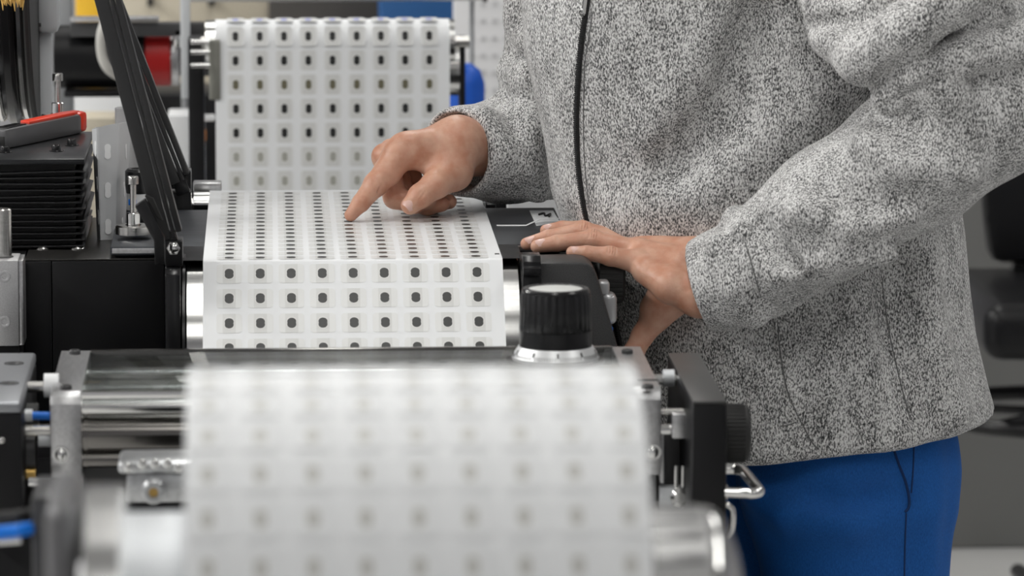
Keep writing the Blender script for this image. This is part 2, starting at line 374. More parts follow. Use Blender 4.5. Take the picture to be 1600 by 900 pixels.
# --- aluminium slide block and post, left edge
t = thing('slide_block', 'bead blasted aluminium block with two screws at the left edge', 'block')
a, b = xs(-30, 470, -0.06), xs(29, 470, -0.06)
MB().box((a, -0.06, zs(536, -.06)), (b, 0.0, zs(403, -.06)), 0.001).build('body', alu_matt, t)
MB().box((b + 0.0002, -0.056, zs(536, -.06)), (xs(36.5, 470, -.06), -0.004, zs(404, -.06)), 0.0008).build('side_strip', alu, t)
for py in (432, 503):
    c = P(7, py, Y=-0.06); MB().lathe([(-0.0008, .0068), (.0012, .0062), (.0012, .004), (.0004, .0035), (.0004, 0)], c, (0, -1, 0), 24).build('screw', alu_matt, t)
MB().box((a, -0.05, 0.775), (b, 0.03, zs(536, -.06)), 0.001).build('foot', black_an, t)
t = thing('guide_post', 'round steel guide post on the aluminium block', 'post')
c = P(4, 403, Y=-0.03); MB().cyl((c.x, -0.03, zs(403, -.03)), (c.x, -0.03, zs(322, -.03)), 0.0105, 32, 0.0012).build('post_shaft', steel, t)
MB().lathe([(0, .0105), (0, .0125), (.004, .0125), (.005, .0105)], (c.x, -0.03, zs(402, -.03)), (0, 0, 1), 32).build('collar', dark_grey, t)
# --- bellows
t = thing('pleated_bellows', 'black pleated bellows block with a bolted top plate', 'bellows')
BY = P(60, 391, z=HZ).y; a, b = xs(-70, 300, BY), xs(130, 300, BY); zb, zt = HZ + 0.0008, zs(254, BY)
MB().box((a, BY + .012, zb), (b - .010, BY + .28, zt)).build('core', black_rub, t)
MB().box((a, BY - .002, zt), (b + .002, BY + .29, zt + .0065), 0.001).build('top_plate', mat('satin black plate', (0.03, 0.031, 0.034), 0.28, 0.4), t)
NP = 13; rnd = random.Random(3)
for k in range(NP):
    z = zb + 0.002 + (zt - zb - 0.005) * k / NP; h = (zt - zb) / NP * 0.40
    o = MB()
    dx = rnd.uniform(-.003, .002) + (k % 2) * -.002; tl = rnd.uniform(-.0016, .0016) + (-.004 if k > 11 else 0) * (k - 11) / 3
    poly = [(a, z + tl), (b - .036, z), (b - .002 + dx, z + h * .1), (b + .003 + dx, z + h * .5), (b - .002 + dx, z + h), (b - .036, z + h * .8), (a, z + h * .7 + tl)]
    o.prism(poly, 'y', BY + rnd.uniform(-.001, .002), BY + .28, 0.0007).build('pleat', mat('bellows cloth', (0.010, 0.010, 0.011), 0.30, 0.0, 0.5), t)
    MB().box((b - .034, BY - .0022, z + h * .25), (b + .001 + dx, BY + .004, z + h * .7), 0.0011).build('hairpin_fold', mat('bellows cloth', (0.018, 0.018, 0.019), 0.33, 0.0, 0.5), t)
for px, py in ((88, 236), (112, 227), (8, 238)):
    c = P(px, py, z=zt + .0065); MB().cyl(c, c + Vector((0, 0, .0012)), .0085, 24, .0004).build('washer', black_gl, t); screw(t, c + Vector((0, 0, .0012)), (0, 0, 1), .0055, .0065, 'cap_screw', black_gl)
# --- utility knife on top
zk = zt + .0066
A, B = P(2, 232, z=zk), P(124, 206, z=zk); A = A + (A - B) * 0.03; d = (B - A); L = d.length; d.normalize(); n = Vector((-d.y, d.x, 0))
t = thing('utility_knife', 'grey utility knife with a red slider lying on the bellows', 'knife')
M = Matrix(((d.x, n.x, 0, A.x), (d.y, n.y, 0, A.y), (0, 0, 1, zk), (0, 0, 0, 1)))
o = MB().prism([(0, -.010), (0, .010), (L * .12, .0125), (L * .88, .0125), (L * .96, .010), (L, .004), (L, -.004), (L * .96, -.010), (L * .88, -.0125), (L * .12, -.0125)], 'z', 0, .024, 0.004).build('body', mat('knife grey', (0.13, 0.13, 0.135), 0.35, 0.3), t); o.matrix_local = M
o = MB().prism([(L * .30, -.0085), (L * .34, .0085), (L * .86, .009), (L * .97, .004), (L * .97, -.004), (L * .86, -.009)], 'z', .0235, .0272, 0.001).build('slider', red_k, t); o.matrix_local = M
o = MB().box((L * .90, -.0118, .001), (L * 1.006, .0118, .0262), 0.005).build('end_cap', red_k, t); o.matrix_local = M
o = MB().box((L * .04, -.008, .0238), (L * .27, .008, .0255), 0.0008).build('blade_recess', black_gl, t); o.matrix_local = M
o = MB().prism([(-.0005, -.0075), (-.0005, .0075), (.003, .0075), (.003, -.0075)], 'z', .004, .015, 0.0006).build('blade_mouth', black_rub, t); o.matrix_local = M
# --- clamp bolts
def clamp_bolt(px, ptop, pbase, Y, label, disc=.021):
    t = thing('clamp_bolt', label, 'bolt', 'tall steel clamp bolts'); b = P(px, pbase, Y=Y); h = zs(ptop, Y) - b.z; b0 = Vector((b.x, Y, b.z))
    MB().lathe([(0, 0), (0, disc), (.009, disc), (.0105, disc - .002), (.0105, 0)], b0, (0, 0, 1), 40).build('disc_base', steel, t)
    MB().lathe([(.0105, .0095), (.0105, .0078), (.024, .0078), (.025, .007), (.025, .002)], b0, (0, 0, 1), 28).build('collar', chrome, t)
    MB().cyl(b0 + Vector((0, 0, .02)), b0 + Vector((0, 0, h - .008)), .0037, 20).build('shank', steel, t)
    MB().lathe([(h - .0095, 0), (h - .0095, .006), (h - .009, .0066), (h - .001, .0066), (h, .006), (h, .0035), (h - .005, .0033), (h - .005, 0)], b0, (0, 0, 1), 24).build('head', steel, t)
    return t
clamp_bolt(208.5, 273, 365, 0.20, 'tall steel clamp bolt on a round disc beside the curled liner')
b = clamp_bolt(91, 112, 191, 0.54, 'tall steel clamp bolt standing behind the red knife')
tag(MB().box((xs(60, 200, .54), .51, .775), (xs(115, 200, .54), .57, zs(191, .54)), .002).build('bolt_pedestal', grey_p), 'grey block carrying the clamp bolt behind the bellows', 'block')
# --- curled liner strip
t = thing('curled_liner', 'curled strip of white label liner with punched oval holes', 'liner')
def plan(px, Y): return Vector((xs(px, 280, Y), Y, 0))
pl_top = [plan(206, .36), plan(197, .325), plan(187, .293), plan(169, .286), plan(152, .282), plan(144, .31), plan(150, .36), plan(175, .38)]
ztl, zbl = 1.0 + 0.118, HZ + .001
bot_c = plan(165, .285)
def liner(u, v):
    i = u * (len(pl_top) - 1); k = min(int(i), len(pl_top) - 2); p = pl_top[k].lerp(pl_top[k + 1], i - k)
    s = 0.70 + 0.30 * v; q = bot_c + (p - bot_c) * s
    z = zbl + (ztl - zbl) * v + (0.006 * math.sin(u * 5) if v > .9 else 0)
    return Vector((q.x, q.y, z))
MB().grid(liner, 40, 12, 0.0004).build('liner_sheet', mat('liner paper', (0.62, 0.63, 0.645), 0.4), t, 20)
lh = mat('liner opening', (0.92, 0.93, 0.94), 0.5)
for u, vs in ((0.43, (.12, .45, .80)), (0.10, (.10, .42, .76)), (0.62, (.2, .5, .82))):
    for v in vs:
        c = liner(u, v); e1 = (liner(u + .02, v) - liner(u - .02, v)).normalized(); e2 = (liner(u, v + .02) - liner(u, v - .02)).normalized(); nn = e1.cross(e2)
        if nn.y > 0: nn = -nn; e1 = -e1
        me = flat_mesh('punched_hole', [(figure8(.0040, .0052), 0, .0006, 0)])
        o = link('punched_hole', me, lh, t); o.matrix_local = Matrix(((e1.x, e2.x, nn.x, c.x), (e1.y, e2.y, nn.y, c.y), (e1.z, e2.z, nn.z, c.z), (0, 0, 0, 1)))
t = thing('paper_core', 'plain white paper tube standing behind the curled liner', 'tube')
c = P(203, 300, Y=.56); r = .0175
MB().lathe([(0, r - .002), (0, r), (zs(166, .56) - .7755, r), (zs(166, .56) - .7755, r - .002), (0, r - .002)], (c.x, .56, .7755), (0, 0, 1), 32).build('tube_wall', white_p, t)
t = thing('black_reel', 'black plastic reel with a white and blue label behind the bolt', 'reel')
c = P(218, 335, Y=.29); r = .0155; zz = 1.0
MB().lathe([(0, 0), (0, r), (.022, r), (.022, 0)], (c.x, .29, .9996), (0, 0, 1), 32).build('foot', black_gl, t)
MB().lathe([(.022, 0), (.022, r * .97), (.042, r * .97), (.042, 0)], (c.x, .29, .9996), (0, 0, 1), 32).build('label_band', white_p, t)
MB().box((c.x - .0125, .29 - r * .99, .9996 + .029), (c.x - .003, .29 - r * .80, .9996 + .036), .0004).build('blue_print', blue_p, t)
MB().lathe([(.042, 0), (.042, r), (.052, r * 1.08), (.068, r * 1.08), (.071, r * .9), (.071, r * .6), (.067, r * .5), (.067, 0)], (c.x, .29, .9996), (0, 0, 1), 32).build('cap', black_gl, t)
# --- pressure arms (long black bars)
def arm(lbl, Y, pb, pt, wpx, foot):
    t = thing('pressure_arm', lbl, 'arm', 'long black pressure arms')
    A, B = P(*pb, Y=Y), P(*pt, Y=Y); B = B + (B - A) * 0.25
    d = (B - A); L = d.length; d.normalize(); sx = d.cross(Vector((0, -1, 0))).normalized()
    if sx.x < 0: sx = -sx
    wd = wpx / 1380; M = Matrix(((sx.x, 0, d.x, A.x), (sx.y, -1, d.y, A.y), (sx.z, 0, d.z, A.z), (0, 0, 0, 1)))
    if M.determinant() < 0: M = M @ Matrix.Scale(-1, 4, (0, 1, 0))
    bar_m = mat('charcoal bar', (0.026, 0.026, 0.027), 0.34, 0.0, 0.5)
    o = MB().box((-wd / 2, -.010, 0), (wd * .02, .010, L), .0008).build('bar', bar_m, t); o.matrix_local = M
    o = MB().box((wd * .07, -.010, 0), (wd * .22, .006, L), .0008).build('middle_rail', bar_m, t); o.matrix_local = M
    o = MB().box((wd * .27, -.012, .006), (wd * .5, .010, L), .0010).build('outer_rail', bar_m, t); o.matrix_local = M
    o = MB().box((-wd * .3, -.006, -.016), (wd * .25, .008, .008), .001).build('tongue', black_gl, t); o.matrix_local = M
    return t
arm('long black slotted bar leaning left, hinged beside the drum', -0.03, (267, 372), (169, 0), 40, None)
t = arm('long black slotted bar leaning left behind the nearer bar', 0.50, (281, 283), (170, 0), 42, None)
p0, p1 = P(264, 322, Y=.49), P(298, 270, Y=.49)
MB().box((p0.x, .505, 0.775), (p1.x, .545, p1.z), .0015).build('pivot_block', black_gl, t)
c = P(284, 281, Y=.504); screw(t, c, (0, -1, 0), .0075, .003, 'pivot_screw', black_gl)
MB().box((p0.x, .503, P(280, 303, Y=.488).z), (p1.x - .001, .505, P(280, 297, Y=.488).z), .0006).build('bright_edge', steel, t)
# --- clamp lever
t = thing('clamp_lever', 'short bent black clamp lever with a ribbed rubber pad', 'lever')
pts = [(219, 317), (249, 372), (250, 412)]
pp = [P(x, y, Y=-0.07) for x, y in pts]; hw = .0058
MB().prism([(pp[0].x - hw, pp[0].z - .003), (pp[0].x + hw, pp[0].z + .005), (pp[1].x + hw, pp[1].z + .002), (pp[2].x + hw, pp[2].z), (pp[2].x - hw, pp[2].z), (pp[1].x - hw, pp[1].z - .002)], 'y', -.078, -.062, .0012).build('lever_bar', black_gl, t)
for k in range(4):
    c0, c1 = P(228 + k * 3.2, 305 - k * 0.5 + k * 2, Y=-.07), P(246 + k * 2.2, 338 + k * 2, Y=-.07)
    MB().tube([(c0.x, -.07, c0.z), (c1.x, -.07, c1.z)], .0016, 8).build('pad_rib', black_rub, t)
c = pp[2]; MB().cyl((c.x, -.075, c.z + .006), (c.x, -.046, c.z + .006), .0035, 16).build('pivot_pin', steel, t)
# --- right: control housing
t = thing('control_housing', 'grained black control housing right of the label web', 'housing')
HY = -0.045
def q(px, py, Y=HY): p = P(px, py, Y=Y); return (p.x, p.z)
poly = [q(843, 411), q(905, 410), q(919, 412), q(928, 419), q(933, 430), q(967, 548), q(985, 640), q(843, 640)]
zt2 = q(843, 411)[1]
MB().prism(poly, 'y', HY, 0.027, .0030).build('shell', black_tx, t)
MB().prism([q(816, 411), q(842, 411), q(842, 640), q(816, 640)], 'y', HY + .008, 0.027, .001).build('end_cheek', black_gl, t)
# clip block on the cheek
p0, p1 = P(817, 431, Y=HY - .004), P(845, 400, Y=HY - .004)
MB().prism([(HY - .012, p0.z), (HY - .012, p0.z + .010), (HY - .008, p0.z + .011), (HY - .008, p1.z - .006), (HY - .002, p1.z), (HY + .03, p1.z), (HY + .03, p0.z)], 'x', p0.x, p1.x, .0008).build('latch', black_gl, t)
MB().box((p0.x, HY - .002, p0.z - .05), (p1.x, HY + .01, p0.z - .001), .001).build('latch_plate', black_gl, t)
btn = mat('grey push button', (0.42, 0.42, 0.43), 0.3, 0.4)
p0, p1 = P(934, 461, Y=-.01), P(952, 438, Y=-.01); MB().box((p0.x, -.02, p0.z), (p1.x, .005, p1.z), .004, seg=4).build('push_button', btn, t)
p0, p1 = P(940, 505, Y=-.01), P(963, 457, Y=-.01)
M = Matrix.Translation((0, 0, 0))
o = MB().box((p0.x, -.024, p0.z), (p1.x, .006, p1.z), .0065, seg=5).build('push_button', btn, t)
p0, p1 = P(950, 520, Y=-.03), P(957.5, 511, Y=-.03); MB().box((p0.x, -.035, p0.z), (p1.x, -.02, p1.z), .001).build('indicator', blue_p, t)
c = P(933, 436, Y=.05); e = P(976, 436, Y=.05); R0 = .029
prof = [(0, 0), (0, R0 * .9)]
o = MB().lathe([(0, 0), (0, R0 - .002), (.002, R0), (e.x - c.x - .003, R0), (e.x - c.x, R0 - .003), (e.x - c.x, 0)], (c.x, .06, c.z), (1, 0, 0), 48).build('hand_knob', black_rub, t)
for k in range(30):
    a = 2 * math.pi * k / 30
    MB().box((c.x + .003, -.0013, R0 - .0006), (e.x - .004, .0013, R0 + .0012), .0003, Matrix.Translation((0, .06, c.z)) @ Matrix.Rotation(a, 4, 'X')).build('knob_rib', black_rub, o)
# --- flat black ledge between plate and housing
tag(MB().box((xs(817, 395, 0.0), 0.028, 0.775), (xs(930, 395, 0.0), 0.165, 0.9865), .0015).build('side_ledge', black_an), 'flat black ledge in front of the right end of the plate', 'ledge')
# --- peeled sticker on the right plate
t = thing('peeled_sticker', 'peeled white sticker with a black mark on the dark plate', 'sticker')
cs = [P(x, y, z=.9994) for x, y in ((827, 329), (864, 329), (876, 349), (838, 353))]
me = bpy.data.meshes.new('sticker_sheet'); me.from_pydata([(*c.xy, .9996) for c in cs] + [(*c.xy, .99935) for c in cs], [], [(0, 1, 2, 3), (4, 7, 6, 5), (0, 4, 5, 1), (1, 5, 6, 2), (2, 6, 7, 3), (3, 7, 4, 0)])
link('sticker_sheet', me, paper, t)
def strip(name, pts, wd, m, lift=0):
    P3 = [P(x, y, z=.9998 + l) for x, y, l in pts]
    V = []; 
    for p in P3: V += [(p.x, p.y - wd / 2, p.z), (p.x, p.y + wd / 2, p.z)]
    o = MB(); tb = bmesh.new(); vv = [tb.verts.new(v) for v in V]
    for k in range(len(P3) - 1): tb.faces.new((vv[2 * k], vv[2 * k + 1], vv[2 * k + 3], vv[2 * k + 2]))
    bmesh.ops.recalc_face_normals(tb, faces=tb.faces); bmesh.ops.solidify(tb, geom=list(tb.faces), thickness=.0004); o._merge(tb)
    return o.build(name, m, t)
strip('backing_strip', [(776, 352, 0), (822, 352, 0), (846, 341, .005), (874, 341, .005)], .009, paper)
strip('backing_strip', [(838, 347, .003), (878, 345, .004)], .007, paper)
MB().tube(smoothpath([P(842, 335, z=1.0008), P(850, 333, z=1.001), P(852, 337, z=1.001), P(860, 334, z=1.001), P(858, 338, z=1.001)], 4), .0012, 6).build('black_mark', black_rub, t)
MB().box((P(773, 397, z=1.0).x, P(773, 397, z=1.0).y - .003, 1.0), (P(780, 397, z=1.0).x, P(773, 397, z=1.0).y + .003, 1.0006), 0).build('register_mark', black_rub, WEB_MID)
# --- blocks behind the table at the right
tag(MB().box((xs(762, 320, .60), .69, .775), (xs(797, 320, .60), .74, zs(301, .69)), .002).build('end_stop', black_an), 'black stop block at the far right corner of the table', 'block')
tag(MB().box((xs(793, 320, .80), .80, .775), (xs(880, 320, .80), 1.0, zs(300, .80)), .004).build('white_box', white_p), 'white box showing under the far sleeve', 'box')
# ================================================================== near guide unit
NF, NB, NZ = -0.630, -0.345, 0.94
ft = lambda py, px=600: P(px, py, z=NZ)
NF = P(100, 614.5, z=NZ).y; NB = P(100, 548, z=NZ).y
nb = MB().box((xs(-60, 700, NF), NF + .02, 0), (xs(1036, 700, NF), NB, 0.80), .004).build('unit_base', black_an)
tag(nb, 'black base cabinet under the near guide unit', 'cabinet')
t = thing('guide_unit', 'aluminium guide unit with chrome shafts and a clear top cover', 'guide unit')
def bracket(px0, px1, side):
    a, b = P(px0, 614.5, z=NZ).x, P(px1, 614.5, z=NZ).x; zb = zs(746, NF)
    o = MB().prism([(NF, zb), (NF, NZ - .012), (NF + .0035, NZ - .0035), (NF + .012, NZ), (NB, NZ), (NB, .80), (NF + .05, .80), (NF + .05, zb)], 'x', a, b, .0008).build('side_bracket', alu, t)
    return a, b, o
la, lb, lo = bracket(78, 126, -1)
ra, rb, ro = bracket(989, 1037, 1)
for px, py, o in ((117, 553, lo), (103, 608, lo)):
    c = P(px, py, z=NZ); screw(o, c, (0, 0, 1), .0062, .0045, 'cap_screw', dark_grey)
for px, py, o in ((980, 552, ro), (1012, 607, ro)):
    c = P(px, py, z=NZ); screw(o, c, (0, 0, 1), .0062, .0045, 'cap_screw', dark_grey)
c = P(1013, 594, z=NZ); MB().box((c.x - .011, c.y - .004, NZ - .0004), (c.x + .010, c.y + .004, NZ + .0006), .0002).build('slot', black_rub, ro)
for px, py, o in ((95, 710, lo), (1020, 706, ro)):
    c = P(px, py, Y=NF); MB().lathe([(0, 0), (0, .0085), (.002, .0085), (.002, .0062), (.0055, .0055), (.007, .003), (.007, 0)], c, (0, -1, 0), 24).build('hex_screw', chrome, o)
# clear cover
MB().box((lb + .001, NF + .004, NZ - .004), (ra - .001, NB, NZ + .001), .0006).build('clear_cover', pexi, t)
MB().box((lb, NB - .006, NZ - .030), (ra, NB + .002, NZ + .0012), .001).build('rear_bar', shaft, t)
MB().box((lb + .0005, NF + .001, NZ - .006), (ra - .0005, NF + .0038, NZ + .001), .0008).build('front_edge', chrome, t)
MB().box((lb, NF + .045, NZ - .024), (ra, NB - .007, NZ - .018), .001).build('inner_tray', mat('tray grey', (0.34, 0.33, 0.31), 0.35, 0.3), t)
# shafts
for Y, py, r, m in ((NF + .018, 632, .0085, chrome), (NF + .030, 674, .0200, shaft), (NF + .022, 714, .0085, shaft), (NF + .10, 600, .0035, chrome), (NF + .2, 585, .0035, chrome)):
    z = zs(py, Y) if py > 600 else NZ - .012
    a, b = lb - .004, ra + .004
    MB().lathe([(0, 0), (0, r), (.006, r), (.006, r * 1.06), (.010, r * 1.06), (.010, r), (b - a - .01, r), (b - a - .01, r * 1.06), (b - a - .006, r * 1.06), (b - a - .006, r), (b - a, r), (b - a, 0)], (a, Y, z), (1, 0, 0), 40).build('shaft', m, t)
MB().box((lb, NF + .05, .80), (ra, NF + .06, NZ - .040), .001).build('back_panel', dark_grey, t)
# dial knob
t = thing('dial_knob', 'ribbed black adjusting knob on a silver graduated dial', 'knob')
kb = P(868, 565, z=NZ + .001); kb = Vector((kb.x, kb.y, NZ + .0013))
ksc = 1 / 1490
MB().lathe([(0, 0), (0, .0525), (.0025, .0525), (.003, .05), (.003, 0)], kb, (0, 0, 1), 64).build('base_disc', black_rub, t)
dm = mat('silver dial', (0.72, 0.73, 0.74), 0.38, 0.55)
MB().lathe([(.003, 0), (.003, .0460), (.006, .0465), (.017, .0395), (.017, 0)], kb, (0, 0, 1), 72).build('dial_ring', dm, t)
dial = [o for o in t.children if o.name.startswith('dial_ring')][0]
tk = flat_mesh('dial_tick', [([(-.00022, -.002), (.00022, -.002), (.00022, .002), (-.00022, .002)], 0, .0003, 0)]); tk.materials.append(black_rub)
tkl = flat_mesh('dial_mark', [([(-.0008, -.0025), (.0008, -.0025), (.0008, .0025), (-.0008, .0025)], 0, .0003, 0)]); tkl.materials.append(black_rub)
sl = math.atan2(.0055, .011)
for k in range(100):
    a = 2 * math.pi * k / 100
    big = k % 10 == 0
    n = Vector((math.sin(a) * math.cos(sl), -math.cos(a) * math.cos(sl), math.sin(sl))); e1 = Vector((math.cos(a), math.sin(a), 0)); e2 = n.cross(e1)
    rr, hh = (.0447, .0075) if not big else (.0434, .0120)
    if not big: rr, hh = .0453, .0085
    c = kb + Vector((math.sin(a) * rr, -math.cos(a) * rr, hh))
    o = bpy.data.objects.new('dial_mark' if big else 'dial_tick', tkl if big else tk); COL.objects.link(o); o.parent = dial
    o.matrix_local = Matrix(((e1.x, e2.x, n.x, c.x), (e1.y, e2.y, n.y, c.y), (e1.z, e2.z, n.z, c.z), (0, 0, 0, 1)))
MB().lathe([(.017, 0), (.017, .0385), (.034, .0385), (.034, 0)], kb, (0, 0, 1), 64).build('lower_band', black_gl, t)
ob = MB(); tb = bmesh.new(); N = 120; rings = []
for z, rs in ((.0345, .0382), (.036, .0388), (.070, .0374), (.0740, .0364)):
    rings.append([tb.verts.new((kb.x + math.cos(2 * math.pi * i / N) * (rs - (.0011 if (i // 2) % 2 else 0)), kb.y + math.sin(2 * math.pi * i / N) * (rs - (.0011 if (i // 2) % 2 else 0)), kb.z + z)) for i in range(N)])
for A, B in zip(rings, rings[1:]):
    for k in range(N): tb.faces.new((A[k], A[(k + 1) % N], B[(k + 1) % N], B[k]))
tb.faces.new(rings[0][::-1]); tb.faces.new(rings[-1]); ob._merge(tb); ob.build('grip', black_gl, t, 30)
MB().lathe([(.0740, .0360), (.0765, .0360), (.0785, .0345), (.0790, .0325), (.0787, .0290), (.0775, .0285), (.0775, .02)], kb, (0, 0, 1), 64).build('cap_rim', black_gl, t)
MB().lathe([(.0740, 0), (.0740, .0286), (.0778, .0286), (.0781, .027), (.0781, 0)], kb, (0, 0, 1), 64).build('cap_face', mat('pale cap face', (0.7, 0.71, 0.69), 0.4, 0.3), t)
# --- black side cover on the right
t = thing('side_cover', 'black side cover box right of the guide unit', 'cover')
a, b = P(1083, 627, z=NZ).x, P(1136, 627, z=NZ).x; CF = P(1100, 627, z=NZ).y; CB = P(1065, 551, z=NZ).y
MB().box((a, CF, .76), (b, CB, NZ - .0035), .002).build('cover_body', black_an, t)
MB().box((a, CF + .001, NZ - .003), (b, CB, NZ), .0008).build('cover_lid', mat('satin charcoal lid', (0.06, 0.06, 0.06), 0.42, 0.2), t)
MB().box((a + .01, CF + .04, 0), (b - .006, CB, .76), .002).build('cover_pedestal', black_an, t)
t2 = thing('ribbed_knob', 'ribbed black hand knob on the side cover', 'knob')
c = P(1137, 677, Y=CF + .05); e = P(1170, 677, Y=CF + .05); R0 = .0295; Lk = e.x - b
o = MB().lathe([(0, 0), (0, R0), (Lk - .004, R0 * .99), (Lk - .001, R0 * .93), (Lk, R0 * .88), (Lk, 0)], (b + .0002, CF + .05, c.z), (1, 0, 0), 64).build('knob_body', black_rub, t2)
for k in range(44):
    MB().box((b + .003, -.0010, R0 - .0008), (b + Lk - .005, .0010, R0 + .0010), .0003, Matrix.Translation((0, CF + .05, c.z)) @ Matrix.Rotation(2 * math.pi * k / 44, 4, 'X')).build('rib', black_rub, t2)
t3 = thing('bow_handle', 'bent chrome bow handle on the side cover', 'handle')
H = [P(1133, 733, Y=CF + .12), P(1150, 733, Y=CF + .12), P(1160, 735, Y=CF + .11), P(1166, 741, Y=CF + .09), P(1183, 762, Y=CF + .02), P(1186, 768, Y=CF + .005), P(1176, 771, Y=CF + .0), P(1160, 770, Y=CF + .002), P(1133, 769, Y=CF + .004)]
H = [Vector((max(p.x, b - .001), p.y, p.z)) for p in H]
MB().tube(smoothpath(H, 6), .0055, 16).build('bow', chrome, t3)
MB().lathe([(0, 0), (0, .008), (.002, .008), (.002, 0)], (b, H[0].y, H[0].z), (1, 0, 0), 24).build('rosette', chrome, t3)
MB().lathe([(0, 0), (0, .008), (.002, .008), (.002, 0)], (b, H[-1].y + .006, H[-1].z), (1, 0, 0), 24).build('rosette', chrome, t3)
c = P(1140, 800, Y=CF + .01); tag(MB().tube(smoothpath([(b - .002, CF + .01, c.z - .03), (b + .006, CF + .01, c.z - .02), (c.x + .003, CF + .01, c.z), (c.x - .001, CF + .01, c.z + .006), (b - .002, CF + .01, c.z + .008)], 5), .0035, 12).build('cable_hook', chrome), 'small chrome hook below the bow handle', 'hook')
# --- linkage between right bracket and cover
t = thing('shaft_linkage', 'steel linkage rods between the guide unit and side cover', 'linkage')
xa, xb = rb + .0003, a - .0005
def rod(py, Y, r, m=steel, p0=None, p1=None, nm='rod'):
    z = zs(py, Y); return MB().lathe([(0, 0), (0, r), ((p1 or xb) - (p0 or xa), r), ((p1 or xb) - (p0 or xa), 0)], ((p0 or xa), Y, z), (1, 0, 0), 24).build(nm, m, t)
rod(597, NF + .12, .006, chrome); rod(594, NF + .12, .009, alu_pale, xb - .014, xb - .002, 'bush'); rod(647, NF + .03, .0035, steel); rod(675, NF + .02, .006, chrome)
c = P(1062, 665, Y=NF + .015); MB().box((c.x - .009, NF + .005, c.z - .012), (c.x + .008, NF + .025, c.z + .014), .002).build('clevis', alu, t)
MB().box((xa, NF + .01, zs(800, NF + .01)), (xb - .001, NF + .03, zs(767, NF + .01)), .001).build('angle_plate', alu_pale, t)
MB().box((xa + .002, NF + .05, .80), (xb - .002, NF + .09, zs(680, NF + .05)), .001).build('inner_block', dark_grey, t)
for px in (1057, 1068):
    p = P(px, 768, Y=NF + .006); MB().cyl((p.x, NF + .012, p.z - .012), (p.x, NF + .012, p.z + .026), .0022, 12).build('stud', chrome, t)
p = P(1063, 778, Y=NF + .004); MB().lathe([(0, 0), (0, .011), (.003, .0105), (.006, .006), (.006, 0)], (p.x, NF + .0099, p.z), (0, -1, 0), 8).build('nut', chrome, t)
MB().box((xa + .001, NF + .02, zs(765, NF)), (xb - .02, NF + .045, zs(690, NF)), .001).build('spacer', alu, t)
# --- left bearing block with hoses
t = thing('bearing_block', 'black bearing block with a grey top plate, lower left', 'block')
BZ = NZ + .0005; bf = P(20, 628, z=BZ).y; bb = P(20, 551, z=BZ).y
a, b = P(-60, 628, z=BZ).x, P(33, 628, z=BZ).x
MB().box((a, bf + .001, .80), (b, bb, BZ - .0125), .001).build('block_body', black_an, t)
tp = MB().box((a, bf, BZ - .012), (b, bb, BZ), .0035, seg=3).build('top_plate', mat('grey satin plate', (0.33, 0.34, 0.36), 0.4, 0.85), t)
for px, py in ((22, 568), (14, 599)):
    c = P(px, py, z=BZ); MB().lathe([(0, .0105), (.0006, .0105), (.0006, .0085), (-.002, .0070), (-.002, 0)], (c.x, c.y, BZ), (0, 0, 1), 28).build('counterbore', black_rub, tp)
    screw(tp, (c.x, c.y, BZ - .001), (0, 0, 1), .0065, .0018, 'sunk_screw', dark_grey)
xb0 = b
c = P(3, 688, Y=bf); screw(t, c, (0, -1, 0), .0035, .002, 'face_screw', steel, False)
t = thing('coupling', 'steel coupling pins between bearing block and guide unit', 'coupling')
def pin(py, Y, r, m, p0, p1, nm):
    z = zs(py, Y); x_0, x_1 = xs(p0, py, Y), xs(p1, py, Y); MB().lathe([(0, 0), (0, r), (x_1 - x_0, r), (x_1 - x_0, 0)], (x_0, Y, z), (1, 0, 0), 28).build(nm, m, t)
pin(598, NF + .08, .0125, white_p, 69, 92, 'white_cap'); pin(600, NF + .085, .006, steel, 40, 72, 'pin')
pin(668, NF + .02, .006, steel, 40, 82, 'pin'); pin(683, NF + .02, .007, alu_pale, 60, 80, 'pin'); pin(655, NF + .06, .02, black_rub, 34, 60, 'seal'); pin(700, NF + .045, .022, dark_grey, 34, 56, 'seal')
pin(735, NF + .03, .006, brass, 34, 56, 'brass_pin'); pin(748, NF - .02, .005, chrome, 45, 90, 'pin')
t = thing('air_hose', 'bright blue air hose stub beside the left bracket', 'hose')
p0, p1 = P(34, 649, Y=NF + .02), P(79, 650, Y=NF + .02)
MB().tube([p0, p1], .0042, 14).build('hose_run', blue_p, t); MB().lathe([(0, 0), (0, .0065), (.011, .0065), (.011, 0)], p0, (1, 0, 0), 20).build('clear_fitting', alu_pale, t)
# --- zinc valve in front of the shafts
t = thing('zinc_valve', 'cast zinc valve with a round brass nozzle, lower left', 'valve')
VY = -0.85; va, vb = xs(184, 725, VY), xs(330, 725, VY)
zn = mat('cast zinc', (0.52, 0.53, 0.54), 0.3, 0.9, noise=((150, 150, 150), 0.15))
MB().box((va, VY, zs(738, VY)), (vb, VY + .07, zs(718, VY)), .005, seg=3).build('flange_plate', zn, t)
MB().box((va + .008, VY + .006, zs(785, VY)), (vb - .005, VY + .06, zs(738, VY)), .004).build('valve_body', zn, t)
c = P(240, 768, Y=VY); MB().lathe([(0, 0), (0, .0125), (.006, .0125), (.008, .009), (.014, .009), (.014, .005), (.010, .005), (.010, 0)], (c.x, VY + .006, c.z), (0, -1, 0), 28).build('nozzle', zn, t)
MB().lathe([(0, 0), (0, .0045), (.001, .0045), (.001, 0)], (c.x, VY - .0045, c.z), (0, -1, 0), 20).build('brass_seat', brass, t)
for px, py in ((200, 731), (222, 716), (262, 716), (278, 731), (242, 719)):
    c = P(px, py, Y=VY); screw(t, (c.x, VY, c.z if py > 725 else zs(722, VY)), (0, -1, 0), .0045, .003, 'screw', chrome, False)
